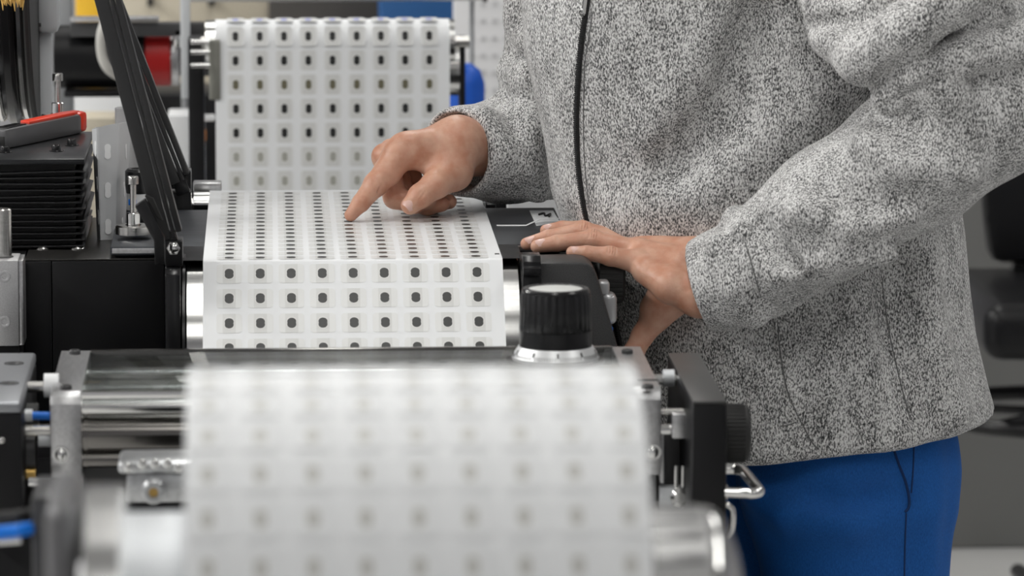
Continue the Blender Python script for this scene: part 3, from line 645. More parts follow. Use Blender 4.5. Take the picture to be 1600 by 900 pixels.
MB().box((va, VY + .01, 0), (vb, VY + .06, zs(785, VY)), .002).build('valve_stand', black_an, t)
# ================================================================== foreground rewind roll
RR = 0.192; tpy = 572; tt = 3.40
rr_ = ray(656, tpy); T = CAM + rr_ * tt
ang = math.atan2(-rr_.z, rr_.y); RC = (T.y - RR * math.sin(ang), T.z - RR * math.cos(ang))
def rx(px, py): 
    """x on the vertical plane through the roll's front"""
    return P(px, py, Y=RC[0] - RR * .9).x
xc = rx(656, 858); RWID = rx(1024, 858) - rx(291, 858)
lab_near = label_meshes(0.0262, 0.0275, 0.0150, 0.0045, 0.0024, 'near'); lab_near = (lab_near[0], tinted(lab_near[1], mat('covered near hole', (0.52, 0.52, 0.50), 0.4))); nb_ = lab_near[0].materials; nb_[0] = mat('near film', (0.81, 0.825, 0.84), 0.45, 0.0, 0.25); nb_[1] = mat('near band', (0.795, 0.81, 0.82), 0.45, 0.0, 0.25)
roll = thing('label_roll', 'big white roll of labels in the blurred foreground', 'label roll')
sh = MB().lathe([(0, 0), (0, RR - .001), (.0008, RR), (RWID - .0008, RR), (RWID, RR - .001), (RWID, 0)], (xc - RWID / 2, RC[0], RC[1]), (1, 0, 0), 160).build('outer_wrap', paper, roll)
dphi = PIT / RR; phi0 = math.radians(19.9)
for r in range(-3, 8):
    ph = phi0 + r * dphi; n = ang + math.pi / 2 + ph        # angle in the (y,z) plane from +y
    # tangent point direction is at (sin ang, cos ang); going to the camera rotates towards -y
    qn = Vector((0, math.sin(ang - ph), math.cos(ang - ph))); dd = Vector((0, -math.cos(ang - ph), math.sin(ang - ph)))
    p = Vector((0, RC[0], RC[1])) + qn * (RR + .0002)
    for c in range(9):
        x = xc + (c - 4) * PIT
        M = Matrix(((-1, 0, 0, x), (0, dd.y, qn.y, p.y), (0, dd.z, qn.z, p.z), (0, 0, 0, 1)))
        o = bpy.data.objects.new('label', lab_near[0]); COL.objects.link(o); o.parent = sh; o.matrix_local = M
        h = bpy.data.objects.new('hole', lab_near[1]); COL.objects.link(h); h.parent = o
t = thing('mandrel_end', 'ribbed grey mandrel end right of the foreground roll', 'mandrel')
MRr = .092; mx0, mx1 = xc - RWID / 2, xc + RWID / 2
e1 = rx(1135, 850); e2 = rx(1196, 900)
gr = mat('grooved grey metal', (0.36, 0.36, 0.36), 0.42, 0.7, noise=((2, 120, 120), 0.25))
MB().lathe([(0, 0), (0, MRr), (e1 - mx1, MRr), (e1 - mx1, 0)], (mx1 + .0005, RC[0], RC[1]), (1, 0, 0), 96).build('right_sleeve', gr, t)
for k in range(26):
    MB().box((mx1 + .004, -.004, MRr - .001), (e1 - .003, .004, MRr + .0016), .0006, Matrix.Translation((0, RC[0], RC[1])) @ Matrix.Rotation(2 * math.pi * k / 26, 4, 'X')).build('sleeve_rib', gr, t)
Lr = e2 - e1
MB().lathe([(0, 0), (0, MRr + .001)] + [(Lr * math.sin(a) , MRr * (.45 + .56 * math.cos(a))) for a in [i * math.pi / 2 / 8 for i in range(9)]] + [(Lr, 0)], (e1, RC[0], RC[1]), (1, 0, 0), 96).build('rounded_end', chrome, t)
t = thing('roll_stand', 'dark stand with a bright flange left of the foreground roll', 'stand')
f1, f2, f3 = rx(186, 850), rx(112, 850), rx(58, 850)
MB().lathe([(0, 0), (0, MRr), (mx0 - f1, MRr), (mx0 - f1, 0)], (f1, RC[0], RC[1]), (1, 0, 0), 96).build('left_sleeve', alu_pale, t)
MB().lathe([(0, 0), (0, .107), (.004, .112), (f1 - f2 - .004, .112), (f1 - f2, .107), (f1 - f2, 0)], (f2, RC[0], RC[1]), (1, 0, 0), 96).build('flange_ring', chrome, t)
MB().box((f3, RC[0] - .07, 0), (f2 - .0005, RC[0] + .07, RC[1] + .112), .012, seg=4).build('stand_plate', mat('dark satin stand', (0.16, 0.16, 0.165), 0.4, 0.6), t)
t = thing('blue_hose', 'blue air hose with a black hose in the lower left corner', 'hose')
MB().tube([P(-20, 834, Y=-1.55), P(20, 830, Y=-1.55), P(57, 824, Y=-1.5)], .0055, 14).build('hose_run', blue_p, t)
MB().tube([P(-20, 812, Y=-1.5), P(20, 809, Y=-1.5), P(57, 803, Y=-1.45)], .006, 14).build('black_hose', black_rub, t)
MB().tube([P(-20, 846, Y=-1.5), P(33, 842, Y=-1.5)], .004, 14).build('steel_tube', chrome, t)
a = P(57, 812, Y=-1.46)
MB().box((a.x - .001, -1.52, 0), (a.x + .02, -1.42, a.z + .03), .003).build('hose_manifold', dark_grey, t)
# ================================================================== background machinery
def pb(px0, px1, py0, py1, Y, depth, name, m, label=None, cat=None, parent=None, bev=.003, to_floor=False):
    a = P(px0, py1, Y=Y); b = P(px1, py0, Y=Y)
    o = MB().box((a.x, Y, 0.0 if to_floor else a.z), (b.x, Y + depth, b.z), bev).build(name, m, parent)
    if label: tag(o, label, cat)
    return o
# far rollers carrying the hanging web
t = thing('far_roller', 'glossy steel roller the hanging label web runs over', 'roller')
a, b = fxc - .339 / 2, fxc + .339 / 2
MB().lathe([(0, 0), (0, FR - .0012), (b - a + .022, FR - .0012), (b - a + .022, 0)], (a - .014, far_c[0], far_c[1]), (1, 0, 0), 64).build('barrel', chrome, t)
MB().cyl((a - .02, far_c[0], far_c[1]), (b + .03, far_c[0], far_c[1]), .009).build('axle', steel, t)
pb(327, 344, 62, 156, FY - .004, .03, 'end_guard', mat('olive grey guard', (0.28, 0.28, 0.25), 0.3, 0.4), parent=t, bev=.002)
zc2 = zs(106, FY + .05)
MB().lathe([(0, 0), (0, .0415), (xs(717, 106, FY + .05) - a + .0, .0415), (xs(717, 106, FY + .05) - a + .0, 0)], (a, FY + .055, zc2), (1, 0, 0), 64).build('lower_drum', chrome, t)
for px0, px1 in ((296, 318), (719, 727)):
    pb(px0, px1, 60, 330, FY + .03, .06, 'frame_post', black_an, parent=t, to_floor=True, bev=.002)
for py in (64, 80, 101):
    z = zs(py, FY - .01); MB().cyl((xs(298, py, FY), FY - .01, z), (xs(328, py, FY), FY - .01, z), .004, 12).build('pin', chrome, t)
# black spindle with red clamp and bright flange
SY = 1.72
t = thing('spindle_motor', 'thick black horizontal spindle with a red clamp ring', 'spindle')
zc = zs(92, SY)
def lz(px0, px1, r, m, nm, par=t, n=48): return MB().lathe([(0, 0), (0, r - .002), (.002, r), (xs(px1, 92, SY) - xs(px0, 92, SY) - .002, r), (xs(px1, 92, SY) - xs(px0, 92, SY), r - .002), (xs(px1, 92, SY) - xs(px0, 92, SY), 0)], (xs(px0, 92, SY), SY + .06, zc), (1, 0, 0), n).build(nm, m, par)
lz(82, 225, .047, black_an, 'spindle_body'); lz(225, 266, .0440, red_p, 'red_clamp'); lz(266, 279, .044, alu, 'flange_disc'); lz(279, 330, .03, black_gl, 'nose')
pb(266, 268.5, 88, 92, SY, .02, 'clamp_screw', chrome, parent=t, bev=.001)
pb(283, 296, -60, 154, SY - .02, .03, 'bright_upright', alu_pale, parent=t, bev=.002)
pb(272, 284, 46, 75, SY, .03, 'coupling_nut', chrome, parent=t, bev=.002)
pb(110, 248, 27, 34, SY - .01, .03, 'top_rail', alu, parent=t, bev=.001)
pb(110, 320, 36, 58, SY, .03, 'rail_beam', dark_grey, parent=t, bev=.002)
pb(85, 110, -10, 330, SY + .12, .1, 'motor_post', grey_p, parent=t, to_floor=True, bev=.003)
pb(100, 224, 142, 152, SY + .02, .06, 'lower_beam', black_an, parent=t, bev=.002)
tag(MB().tube(smoothpath([P(166, 30, Y=SY - .03), P(158, 55, Y=SY - .04), P(159, 85, Y=SY - .04), P(168, 106, Y=SY - .04), P(184, 118, Y=SY - .03)], 5), .0075, 12).build('grey_cable', mat('pale cable', (0.5, 0.49, 0.46), 0.5)), 'pale grey bent cable in front of the black spindle', 'cable')
# wheel stack, upper left
WY = 0.62
t = thing('disc_wheel', 'black and chrome disc wheel cut by the upper left corner', 'wheel')
wz = zs(203, WY) + .30
def disc(px0, px1, r, m, nm):
    a, b = xs(px0, 120, WY), xs(px1, 120, WY); w_ = b - a
    MB().lathe([(0, 0), (0, r - w_ * .35), (w_ * .3, r), (w_ * .7, r), (w_, r - w_ * .35), (w_, 0)], (a, WY + .1, wz), (1, 0, 0), 96).build(nm, m, t)
disc(-25, -8, .302, black_gl, 'rubber_disc'); disc(-8, 6, .296, chrome, 'chrome_disc'); disc(7, 32, .300, black_gl, 'rubber_disc'); disc(32, 46, .293, chrome, 'chrome_disc'); disc(47, 58, .300, black_rub, 'rubber_disc')
MB().cyl((xs(-30, 120, WY), WY + .1, wz), (xs(75, 120, WY), WY + .1, wz), .02).build('axle', steel, t)
pb(62, 80, 50, 460, WY + .08, .04, 'wheel_stand', alu_pale, parent=t)
pb(59, 90, -60, 52, WY + .06, .07, 'bearing_case', alu_pale, parent=t, bev=.006)
pb(57, 64, 36, 42, WY + .059, .01, 'case_slot', black_rub, parent=t, bev=.0005)
t = thing('straw_brush', 'bundle of straw coloured bristles in the upper left corner', 'brush')
rnd = random.Random(5)
for k in range(12):
    px = 2 + k * 3.2 + rnd.uniform(-1, 1); L = rnd.uniform(8, 19)
    p0, p1, p2 = P(px - 2, -22, Y=.42), P(px + rnd.uniform(-1, 2), 2, Y=.42 + rnd.uniform(-.01, .01)), P(px + rnd.uniform(-2, 4), L, Y=.42)
    MB().tube([p0, p1, p2], [.0016, .0017, .0004], 6).build('bristle', bristle, t)
a = P(-4, -20, Y=.42); b = P(44, -36, Y=.42); MB().box((a.x, .40, a.z), (b.x, .44, b.z), .002).build('brush_holder', black_an, t)
# light panels, boxes and far cabinets
pb(113, 192, 141, 330, 2.3, .25, 'white_cabinet', white_p, 'white cabinet seen below the black spindle', 'cabinet', to_floor=True)
pb(118, 180, 184, 330, 2.05, .1, 'cream_box', beige, 'low cream box in front of the white cabinet', 'box', to_floor=True)
t = thing('white_bracket', 'white angled bracket with an orange plug beside the hanging web', 'bracket')
pb(311, 336, 181, 190, 1.75, .03, 'bracket_arm', white_p, parent=t); pb(311, 320, 190, 330, 1.75, .03, 'bracket_leg', white_p, parent=t, to_floor=True); pb(313, 322, 203, 222, 1.73, .02, 'orange_plug', mat('orange plastic', (0.6, 0.22, 0.04), 0.5), parent=t)
pb(262, 295, 180, 214, 2.1, .1, 'white_case', white_p, 'small white case between the black arm and the post', 'case', to_floor=True)
pb(195, 340, 148, 330, 2.6, .2, 'dark_cabinet', black_an, 'dark cabinet behind the black bars', 'cabinet', to_floor=True)
pb(170, 420, -120, 27, 3.6, .5, 'beige_cabinet', beige, 'beige cabinet along the top left background', 'cabinet', to_floor=True, bev=.01)
for px in (230, 325): pb(px, px + 9, -4, 10, 3.58, .019, 'cabinet_latch', black_rub, ('left black latch on the beige cabinet' if px == 230 else 'right black latch on the beige cabinet'), 'latch', bev=.001)
pb(118, 160, -60, 24, 2.6, .12, 'yellow_bin', yellow, 'yellow bin behind the leaning black bars', 'bin', to_floor=True)
pb(420, 596, -120, 60, 3.2, .3, 'brown_cabinet', mat('dark olive paint', (0.06, 0.055, 0.05), 0.5), 'dark olive cabinet behind the hanging label web', 'cabinet', to_floor=True)
pb(596, 711, -40, 300, 2.9, .2, 'blue_partition', blue_wall, 'dark blue partition standing behind the hanging label web', 'partition', to_floor=True)['kind'] = 'thing'
t = thing('overhead_rail', 'grey rail crossing the very top of the picture', 'rail')
pb(285, 760, -8, 3, 2.2, .04, 'rail_bar', alu, parent=t); pb(754, 762, -8, 3.5, 2.19, .06, 'rail_end', black_rub, parent=t); pb(285, 291, -8, 330, 2.25, .03, 'rail_post', grey_p, parent=t, to_floor=True); pb(735, 741, -4, 330, 2.25, .03, 'rail_post', grey_p, parent=t, to_floor=True)
t = thing('blue_drum', 'bright blue round drum beside the hanging label web', 'drum')
c = P(722, 160, Y=2.0); MB().lathe([(0, 0), (0, .035), (.13, .035), (.15, .028), (.16, .015), (.16, 0)], (c.x, 2.0, c.z - .10), (0, 0, 1), 40).build('drum_body', mat('bright blue plastic', (0.01, 0.10, 0.55), 0.4), t)
MB().cyl((c.x, 2.0, 0), (c.x, 2.0, c.z - .10), .03).build('drum_stand', black_an, t)
# pale sheet of labels behind the person
t = thing('pale_label_sheet', 'pale out of focus label sheet behind the far sleeve', 'label sheet')
pb(709, 900, -80, 330, 2.6, .02, 'sheet', mat('pale sheet', (0.74, 0.74, 0.75), 0.5), parent=t, to_floor=True)
fm = mat('faint label mark', (0.62, 0.62, 0.63), 0.5)
for i in range(6):
    for j in range(9):
        pb(733 + i * 18, 741 + i * 18, 2 + j * 27, 10 + j * 27, 2.598, .0022, 'faint_mark', fm, parent=t, bev=0)
# right: grey cabinet and draughting chair
pb(1380, 1760, -30, 889, 3.3, .6, 'grey_cabinet', mat('satin grey door', (0.20, 0.20, 0.195), 0.35, 0.1), 'tall satin grey cabinet behind the person', 'cabinet', bev=.01, to_floor=True)
t = thing('office_chair', 'black swivel chair with a foot ring at the right edge', 'chair')
CY = 2.35
cx = xs(1640, 500, CY); sz0, sz1 = zs(545, CY), zs(455, CY)
MB().box((xs(1512, 500, CY), CY - .20, sz0), (cx + .26, CY + .25, sz1), .032, seg=4).build('seat', black_an, t)
def back(u, v):
    z = sz1 + .05 + .45 * v; 
    return Vector((cx - .10 + .24 * u + .12 * v * 0, CY + .24 + .06 * v - .10 * math.sin(u * math.pi), z))
bz = P(1566, 420, Y=CY); 
MB().prism([(xs(1572, 400, CY), zs(440, CY)), (xs(1562, 350, CY), zs(370, CY)), (xs(1556, 300, CY), zs(250, CY)), (xs(1600, 300, CY), zs(120, CY)), (cx + .2, zs(120, CY)), (cx + .24, zs(300, CY)), (cx + .2, zs(440, CY))], 'y', CY + .16, CY + .22, .02).build('backrest', black_an, t)
MB().box((cx - .03, CY + .20, sz0 - .03), (cx + .03, CY + .24, zs(300, CY)), .004).build('back_post', black_gl, t)
MB().cyl((cx, CY + .02, .09), (cx, CY + .02, sz0 + .002), .028).build('gas_column', black_gl, t)
MB().tube([(cx + .19 * math.cos(a) * 1.0, CY + .02 + .19 * math.sin(a), zs(655, CY)) for a in [i * 2 * math.pi / 40 for i in range(41)]], .013, 12).build('foot_ring', black_gl, t)
for k in range(5):
    a = 2 * math.pi * k / 5 + .3; d = Vector((math.cos(a), math.sin(a), 0))
    MB().tube([Vector((cx, CY + .02, .10)) + d * .02, Vector((cx, CY + .02, .085)) + d * .30], [.022, .014], 12).build('foot', black_gl, t)
    e = Vector((cx, CY + .02, .0)) + d * .29; MB().cyl(e + Vector((-d.y, d.x, 0)) * .012 + Vector((0, 0, .030)), e - Vector((-d.y, d.x, 0)) * .012 + Vector((0, 0, .030)), .030, 20, .003).build('castor', black_rub, t)
    MB().tube([Vector((cx, CY + .02, zs(655, CY))), Vector((cx, CY + .02, zs(655, CY))) + d * .19], .008, 8).build('ring_spoke', black_gl, t)
# ================================================================== person (implicit surfaces -> surface nets)
def surfnets(F, org, h):
    nx, ny, nz = F.shape; S = F < 0
    idx = lambda i, j, k: (i * ny + j) * nz + k
    acc = {}; pos = np.zeros((nx * ny * nz, 3), np.float32); cnt = np.zeros(nx * ny * nz, np.float32); quads = []
    for ax in range(3):
        sl0 = [slice(None)] * 3; sl1 = [slice(None)] * 3; sl0[ax] = slice(0, -1); sl1[ax] = slice(1, None)
        A, B = F[tuple(sl0)], F[tuple(sl1)]
        I = np.argwhere((A < 0) != (B < 0))
        o1, o2 = [a for a in range(3) if a != ax]
        ok = (I[:, o1] > 0) & (I[:, o2] > 0); I = I[ok]
        a = A[tuple(I.T)]; b = B[tuple(I.T)]; t = a / (a - b)
        p = I.astype(np.float32); p[:, ax] += t
        cells = []
        for d1, d2 in ((0, 0), (-1, 0), (-1, -1), (0, -1)):
            c = I.copy(); c[:, o1] += d1; c[:, o2] += d2; ci = idx(c[:, 0], c[:, 1], c[:, 2]); cells.append(ci)
            for q in range(3): np.add.at(pos[:, q], ci, p[:, q])
            np.add.at(cnt, ci, 1)
        Q = np.stack(cells, 1); flip = (a >= 0) if ax != 1 else (a < 0)
        Q[flip] = Q[flip][:, ::-1]; quads.append(Q)
    Q = np.concatenate(quads); used = np.unique(Q); mp = np.full(nx * ny * nz, -1, np.int64); mp[used] = np.arange(len(used))
    V = pos[used] / cnt[used][:, None] * h + np.array(org, np.float32)
    return V, mp[Q]
class SDF:
    def __init__(s, lo, hi, h):
        s.lo = np.array(lo, float); s.h = h; n = [int(math.ceil((b - a) / h)) + 1 for a, b in zip(lo, hi)]
        s.X = (lo[0] + h * np.arange(n[0]))[:, None, None].astype(np.float32); s.Y = (lo[1] + h * np.arange(n[1]))[None, :, None].astype(np.float32); s.Z = (lo[2] + h * np.arange(n[2]))[None, None, :].astype(np.float32)
        s.F = np.full(n, 9.0, np.float32)
    def cone(s, a, b, ra, rb):
        a, b = Vector(a), Vector(b); d = b - a; L = max(d.length_squared, 1e-12)
        px, py, pz = s.X - a.x, s.Y - a.y, s.Z - a.z
        t = np.clip((px * d.x + py * d.y + pz * d.z) / L, 0, 1)
        return np.sqrt((px - t * d.x) ** 2 + (py - t * d.y) ** 2 + (pz - t * d.z) ** 2) - (ra + (rb - ra) * t)
    def chain(s, pts, rs, k=0.0):
        D = None
        for i in range(len(pts) - 1):
            c = s.cone(pts[i], pts[i + 1], rs[i], rs[i + 1]); D = c if D is None else smin(D, c, k)
        return D
    def ell(s, c, r):
        q = np.sqrt(((s.X - c[0]) / r[0]) ** 2 + ((s.Y - c[1]) / r[1]) ** 2 + ((s.Z - c[2]) / r[2]) ** 2)
        return (q - 1) * min(r)
    def add(s, D, k=0.0): s.F = smin(s.F, D, k)
    def cut(s, D, k=0.0): s.F = -smin(-s.F, D, k)
    def mesh(s): return surfnets(s.F, s.lo, s.h)
def smin(a, b, k):
    if k <= 0: return np.minimum(a, b)
    h = np.clip(0.5 + 0.5 * (b - a) / k, 0, 1)
    return b + (a - b) * h - k * h * (1 - h)
def to_mesh(name, VQ):
    V, Q = VQ; me = bpy.data.meshes.new(name)
    me.vertices.add(len(V)); me.vertices.foreach_set('co', V.astype(np.float32).ravel())
    me.loops.add(Q.size); me.loops.foreach_set('vertex_index', Q.astype(np.int32).ravel())
    me.polygons.add(len(Q)); me.polygons.foreach_set('loop_start', np.arange(0, Q.size, 4, dtype=np.int32)); me.polygons.foreach_set('loop_total', np.full(len(Q), 4, np.int32))
    me.update(calc_edges=True); me.validate()
    me.polygons.foreach_set('use_smooth', [True] * len(me.polygons))
    return me
def relax(VQ, it=2, lam=0.5):
    V, Q = VQ; E = np.concatenate([Q[:, [0, 1]], Q[:, [1, 2]], Q[:, [2, 3]], Q[:, [3, 0]]]); n = len(V)
    deg = np.zeros(n); np.add.at(deg, E[:, 0], 1); np.add.at(deg, E[:, 1], 1)
    for i in range(it):
        S = np.zeros((n, 3)); 
        for q in range(3):
            S[:, q] = np.bincount(E[:, 0], V[E[:, 1], q], n) + np.bincount(E[:, 1], V[E[:, 0], q], n)
        V = V + lam * (S / deg[:, None] - V)
    return V, Q
def T3(l): return P(l[0], l[1], Y=l[2])
# ---- materials
def knit(name):
    m = mat(name, (0.5, 0.5, 0.5), 0.9, 0.0, 0.15); nt = m.node_tree; b = nt.nodes['Principled BSDF']
    tc = nt.nodes.new('ShaderNodeTexCoord')
    def noise(sc, det, v=(1, 1, 1), rough=0.5):
        mp = nt.nodes.new('ShaderNodeMapping'); mp.inputs['Scale'].default_value = v; nt.links.new(tc.outputs['Object'], mp.inputs[0])
        n = nt.nodes.new('ShaderNodeTexNoise'); n.inputs['Scale'].default_value = sc; n.inputs['Detail'].default_value = det; n.inputs['Roughness'].default_value = rough
        nt.links.new(mp.outputs[0], n.inputs['Vector']); return n.outputs['Fac']
    def math_(op, a, b_):
        n = nt.nodes.new('ShaderNodeMath'); n.operation = op
        for i, v in enumerate((a, b_)):
            if isinstance(v, (int, float)): n.inputs[i].default_value = v
            else: nt.links.new(v, n.inputs[i])
        return n.outputs[0]
    fl = noise(560, 1.5, (1.15, 1.15, 0.55)); lo = noise(42, 2, (1, 1, 0.6)); fine = noise(1150, 0, (1, 1, 0.8))
    v = math_('ADD', fl, math_('MULTIPLY', math_('SUBTRACT', lo, 0.5), 0.24))
    v = math_('ADD', v, math_('MULTIPLY', math_('SUBTRACT', fine, 0.5), 0.16))
    r = nt.nodes.new('ShaderNodeValToRGB'); e = r.color_ramp.elements
    e[0].position = 0.30; e[0].color = (0.055, 0.055, 0.057, 1); e[1].position = 0.62; e[1].color = (0.88, 0.875, 0.87, 1)
    x = e.new(0.42); x.color = (0.22, 0.22, 0.22, 1); x = e.new(0.50); x.color = (0.52, 0.515, 0.51, 1)
    nt.links.new(v, r.inputs[0]); nt.links.new(r.outputs[0], b.inputs['Base Color'])
    bp = nt.nodes.new('ShaderNodeBump'); bp.inputs['Strength'].default_value = 0.6; bp.inputs['Distance'].default_value = 0.0012
    nt.links.new(math_('ADD', fine, math_('MULTIPLY', fl, 0.6)), bp.inputs['Height']); nt.links.new(bp.outputs[0], b.inputs['Normal'])
    b.inputs['Sheen Weight'].default_value = 0.15
    return m
knit_m = knit('heather grey knit')
def skin_mat():
    m = mat('skin', (0.60, 0.34, 0.24), 0.40, 0.0, 0.5, sss=(0.25, (1.0, 0.35, 0.2), 0.006)); nt = m.node_tree; b = nt.nodes['Principled BSDF']
    tc = nt.nodes.new('ShaderNodeTexCoord')
    n = nt.nodes.new('ShaderNodeTexNoise'); n.inputs['Scale'].default_value = 55; n.inputs['Detail'].default_value = 3; nt.links.new(tc.outputs['Object'], n.inputs['Vector'])
    r = nt.nodes.new('ShaderNodeValToRGB'); r.color_ramp.elements[0].position = .3; r.color_ramp.elements[1].position = .7
    r.color_ramp.elements[0].color = (0.56, 0.268, 0.175, 1); r.color_ramp.elements[1].color = (0.71, 0.43, 0.315, 1)
    nt.links.new(n.outputs['Fac'], r.inputs[0]); nt.links.new(r.outputs[0], b.inputs['Base Color'])
    n2 = nt.nodes.new('ShaderNodeTexNoise'); n2.inputs['Scale'].default_value = 420; n2.inputs['Detail'].default_value = 3; nt.links.new(tc.outputs['Object'], n2.inputs['Vector'])
    bp = nt.nodes.new('ShaderNodeBump'); bp.inputs['Strength'].default_value = .35; bp.inputs['Distance'].default_value = .0008
    nt.links.new(n2.outputs['Fac'], bp.inputs['Height']); nt.links.new(bp.outputs[0], b.inputs['Normal'])
    return m
skin = skin_mat()
nail_m = mat('fingernail', (0.76, 0.50, 0.44), 0.2, 0.0, 0.5)
trouser_m = mat('blue work trousers', (0.012, 0.110, 0.40), 0.7, 0.0, 0.3, noise=((900, 900, 300), 0.18), bump=((1400, 1400, 700), 0.3, 0.0006))
# ---- right (far, pointing) hand
yi = P(541, 346, z=1.0008).y
def RH(px, py, dy): return P(px, py, Y=yi + dy)
rw = RH(724, 236, .085)
def right_hand(h):
    lo = P(525, 350, Y=yi - .06); hi = P(800, 150, Y=yi + .20)
    s = SDF((lo.x, yi - .065, .995), (hi.x, yi + .20, hi.z), h)
    M2, M3, M4, M5 = RH(622, 243, .028), RH(602, 245, .055), RH(612, 236, .078), RH(634, 240, .098)
    wr2, wr1 = RH(715, 222, .055), RH(722, 240, .09); arm_ = RH(800, 232, .125)
    s.add(s.cone(arm_, wr1, .031, .029)); s.add(s.cone(arm_, wr2, .031, .028), .012)
    s.add(s.cone(wr2, M2, .0285, .0195), .014); s.add(s.cone(wr2, M3, .026, .0155), .010); s.add(s.cone(wr1, M4, .025, .015), .010); s.add(s.cone(wr1, M5, .022, .014), .010)
    s.add(s.ell(M3, (.0155, .015, .0155)), .006); s.add(s.ell(RH(640, 216, .032), (.019, .015, .0085)), .010)
    # thumb
    th = [RH(708, 268, .035), RH(681, 288, .005), RH(657, 306, -.006), RH(641, 321, -.010)]
    s.add(s.cone(wr2, th[0], .025, .022), .016); s.add(s.chain(th, [.0225, .0175, .0138, .0112], .003), .010)
    s.add(s.cone(RH(690, 255, .03), RH(668, 262, .028), .014, .007), .014)
    s.add(s.ell(th[2], (.0142, .0142, .0140)), .005)
    # index, straight
    ix = [M2, RH(606, 268, .020), RH(587, 288, .012), RH(564, 317, .003), RH(548, 336, .000)]
    s.add(s.chain(ix, [.0190, .0172, .0140, .0108, .0078], .003), .004)
    s.add(s.ell(ix[2], (.0142, .0142, .0142)), .004)
    # curled middle, ring and little fingers
    s.add(s.chain([M3, RH(617, 308, .038), RH(648, 318, .030), RH(668, 312, .042)], [.0150, .0142, .0120, .0105], .003), .003)
    s.add(s.chain([M4, RH(634, 312, .062), RH(668, 322, .052), RH(690, 318, .052)], [.0145, .0132, .0112, .0100], .003), .003)
    s.add(s.chain([M5, RH(652, 308, .085), RH(682, 318, .078), RH(702, 315, .066)], [.0135, .0118, .0102, .0092], .003), .003)
    # creases
    for a, b, r in ((RH(660, 297, -.020), RH(650, 310, -.022), .0008), (RH(664, 300, -.020), RH(655, 313, -.022), .0007), (RH(589, 301, .0), RH(597, 287, -.004), .0008)):
        s.cut(s.cone(a, b, r, r), .002)
    return relax(s.mesh(), 1), th, ix
# ---- left (near, resting) hand
LHZ = None
def LH(px, py, Y): return P(px, py, Y=Y)
def left_hand(h):
    lo = P(800, 600, Y=-.05); hi = P(1200, 335, Y=.0)
    s = SDF((lo.x, -.075, lo.z), (hi.x, .175, hi.z + .01), h)
    A, B = LH(1085, 408, .045), LH(1094, 460, -.005); fA, fB = LH(1180, 395, .035), LH(1185, 440, -.01)
    s.add(s.cone(fA, A, .031, .0235)); s.add(s.cone(fB, B, .030, .0225), .015); s.add(s.cone(A, B, .0235, .0225), .012)
    M2, M3, M4, M5 = LH(968, 373, .122), LH(984, 382, .095), LH(996, 393, .062), LH(996, 409, .032)
    s.add(s.cone(A, M2, .0225, .0130), .012); s.add(s.cone(A, M3, .0235, .0138), .010); s.add(s.cone(B, M4, .0215, .0138), .012); s.add(s.cone(B, M5, .0205, .0138), .010)
    s.add(s.chain([B, LH(1048, 446, -.002), LH(1008, 424, .018)], [.0215, .0205, .0145], .006), .010)
    s.add(s.cone(LH(1060, 420, .03), LH(1005, 400, .05), .024, .014), .012)
    PIPG = []
    fing = [([M2, LH(916, 358, .138), LH(878, 357, .142), LH(853, 360, .143)], [.0132, .0102, .0088, .0070]),
            ([M3, LH(912, 361, .108), LH(856, 372, .104), LH(823, 381, .100)], [.0140, .0108, .0092, .0074]),
            ([M4, LH(926, 374, .072), LH(870, 380, .068), LH(839, 385, .066)], [.0140, .0110, .0093, .0076]),
            ([M5, LH(953, 400, .030), LH(917, 395.5, .030), LH(894, 394, .031)], [.0138, .0103, .0085, .0069])]
    for pts, rs in fing:
        s.add(s.chain(pts, rs, .003), .0035); s.add(s.ell(pts[1], [rs[1] * 1.06] * 3), .004)
    for pts, rs in fing:
        ax = (pts[2] - pts[0]).normalized(); up = Vector((0, -.62, .78)); up = (up - ax * up.dot(ax)).normalized(); sd = ax.cross(up)
        for q, off in ((1, -.0045), (1, -.0015), (1, .0015), (1, .0045), (2, -.001), (2, .0015)):
            c = pts[q] + ax * off + up * rs[q] * 1.10
            s.cut(s.chain([c - sd * rs[q] * .62 - up * rs[q] * .22, c, c + sd * rs[q] * .62 - up * rs[q] * .22], [.0005, .0009, .0005]), .0016)
    # thumb hanging down behind
    th = [LH(1062, 458, .045), LH(1027, 493, .050), LH(1004, 524, .048), LH(990, 551, .042), LH(983, 566, .040)]
    s.add(s.chain(th, [.0225, .0172, .0128, .0118, .0085], .004), .008)
    s.add(s.cone(LH(1040, 440, .03), LH(1022, 478, .048), .014, .015), .012)
    # tendons and knuckle creases
    for a, b in ((LH(1070, 400, .026), M4 + Vector((0, -.004, .010))), (LH(1068, 390, .05), M3 + Vector((0, 0, .012)))):
        s.add(s.cone(a, b, .0035, .0040), .010)
    for a, b in ((LH(1000, 436, -.03), LH(1012, 462, -.02)), (LH(1046, 462, -.03), LH(1078, 452, -.03))):
        s.cut(s.cone(a, b, .0012, .0012), .004)
    return relax(s.mesh(), 1), fing, th
HH = 0.00125
(rV, rQ), r_th, r_ix = right_hand(HH)
(lV, lQ), l_f, l_th = left_hand(HH)
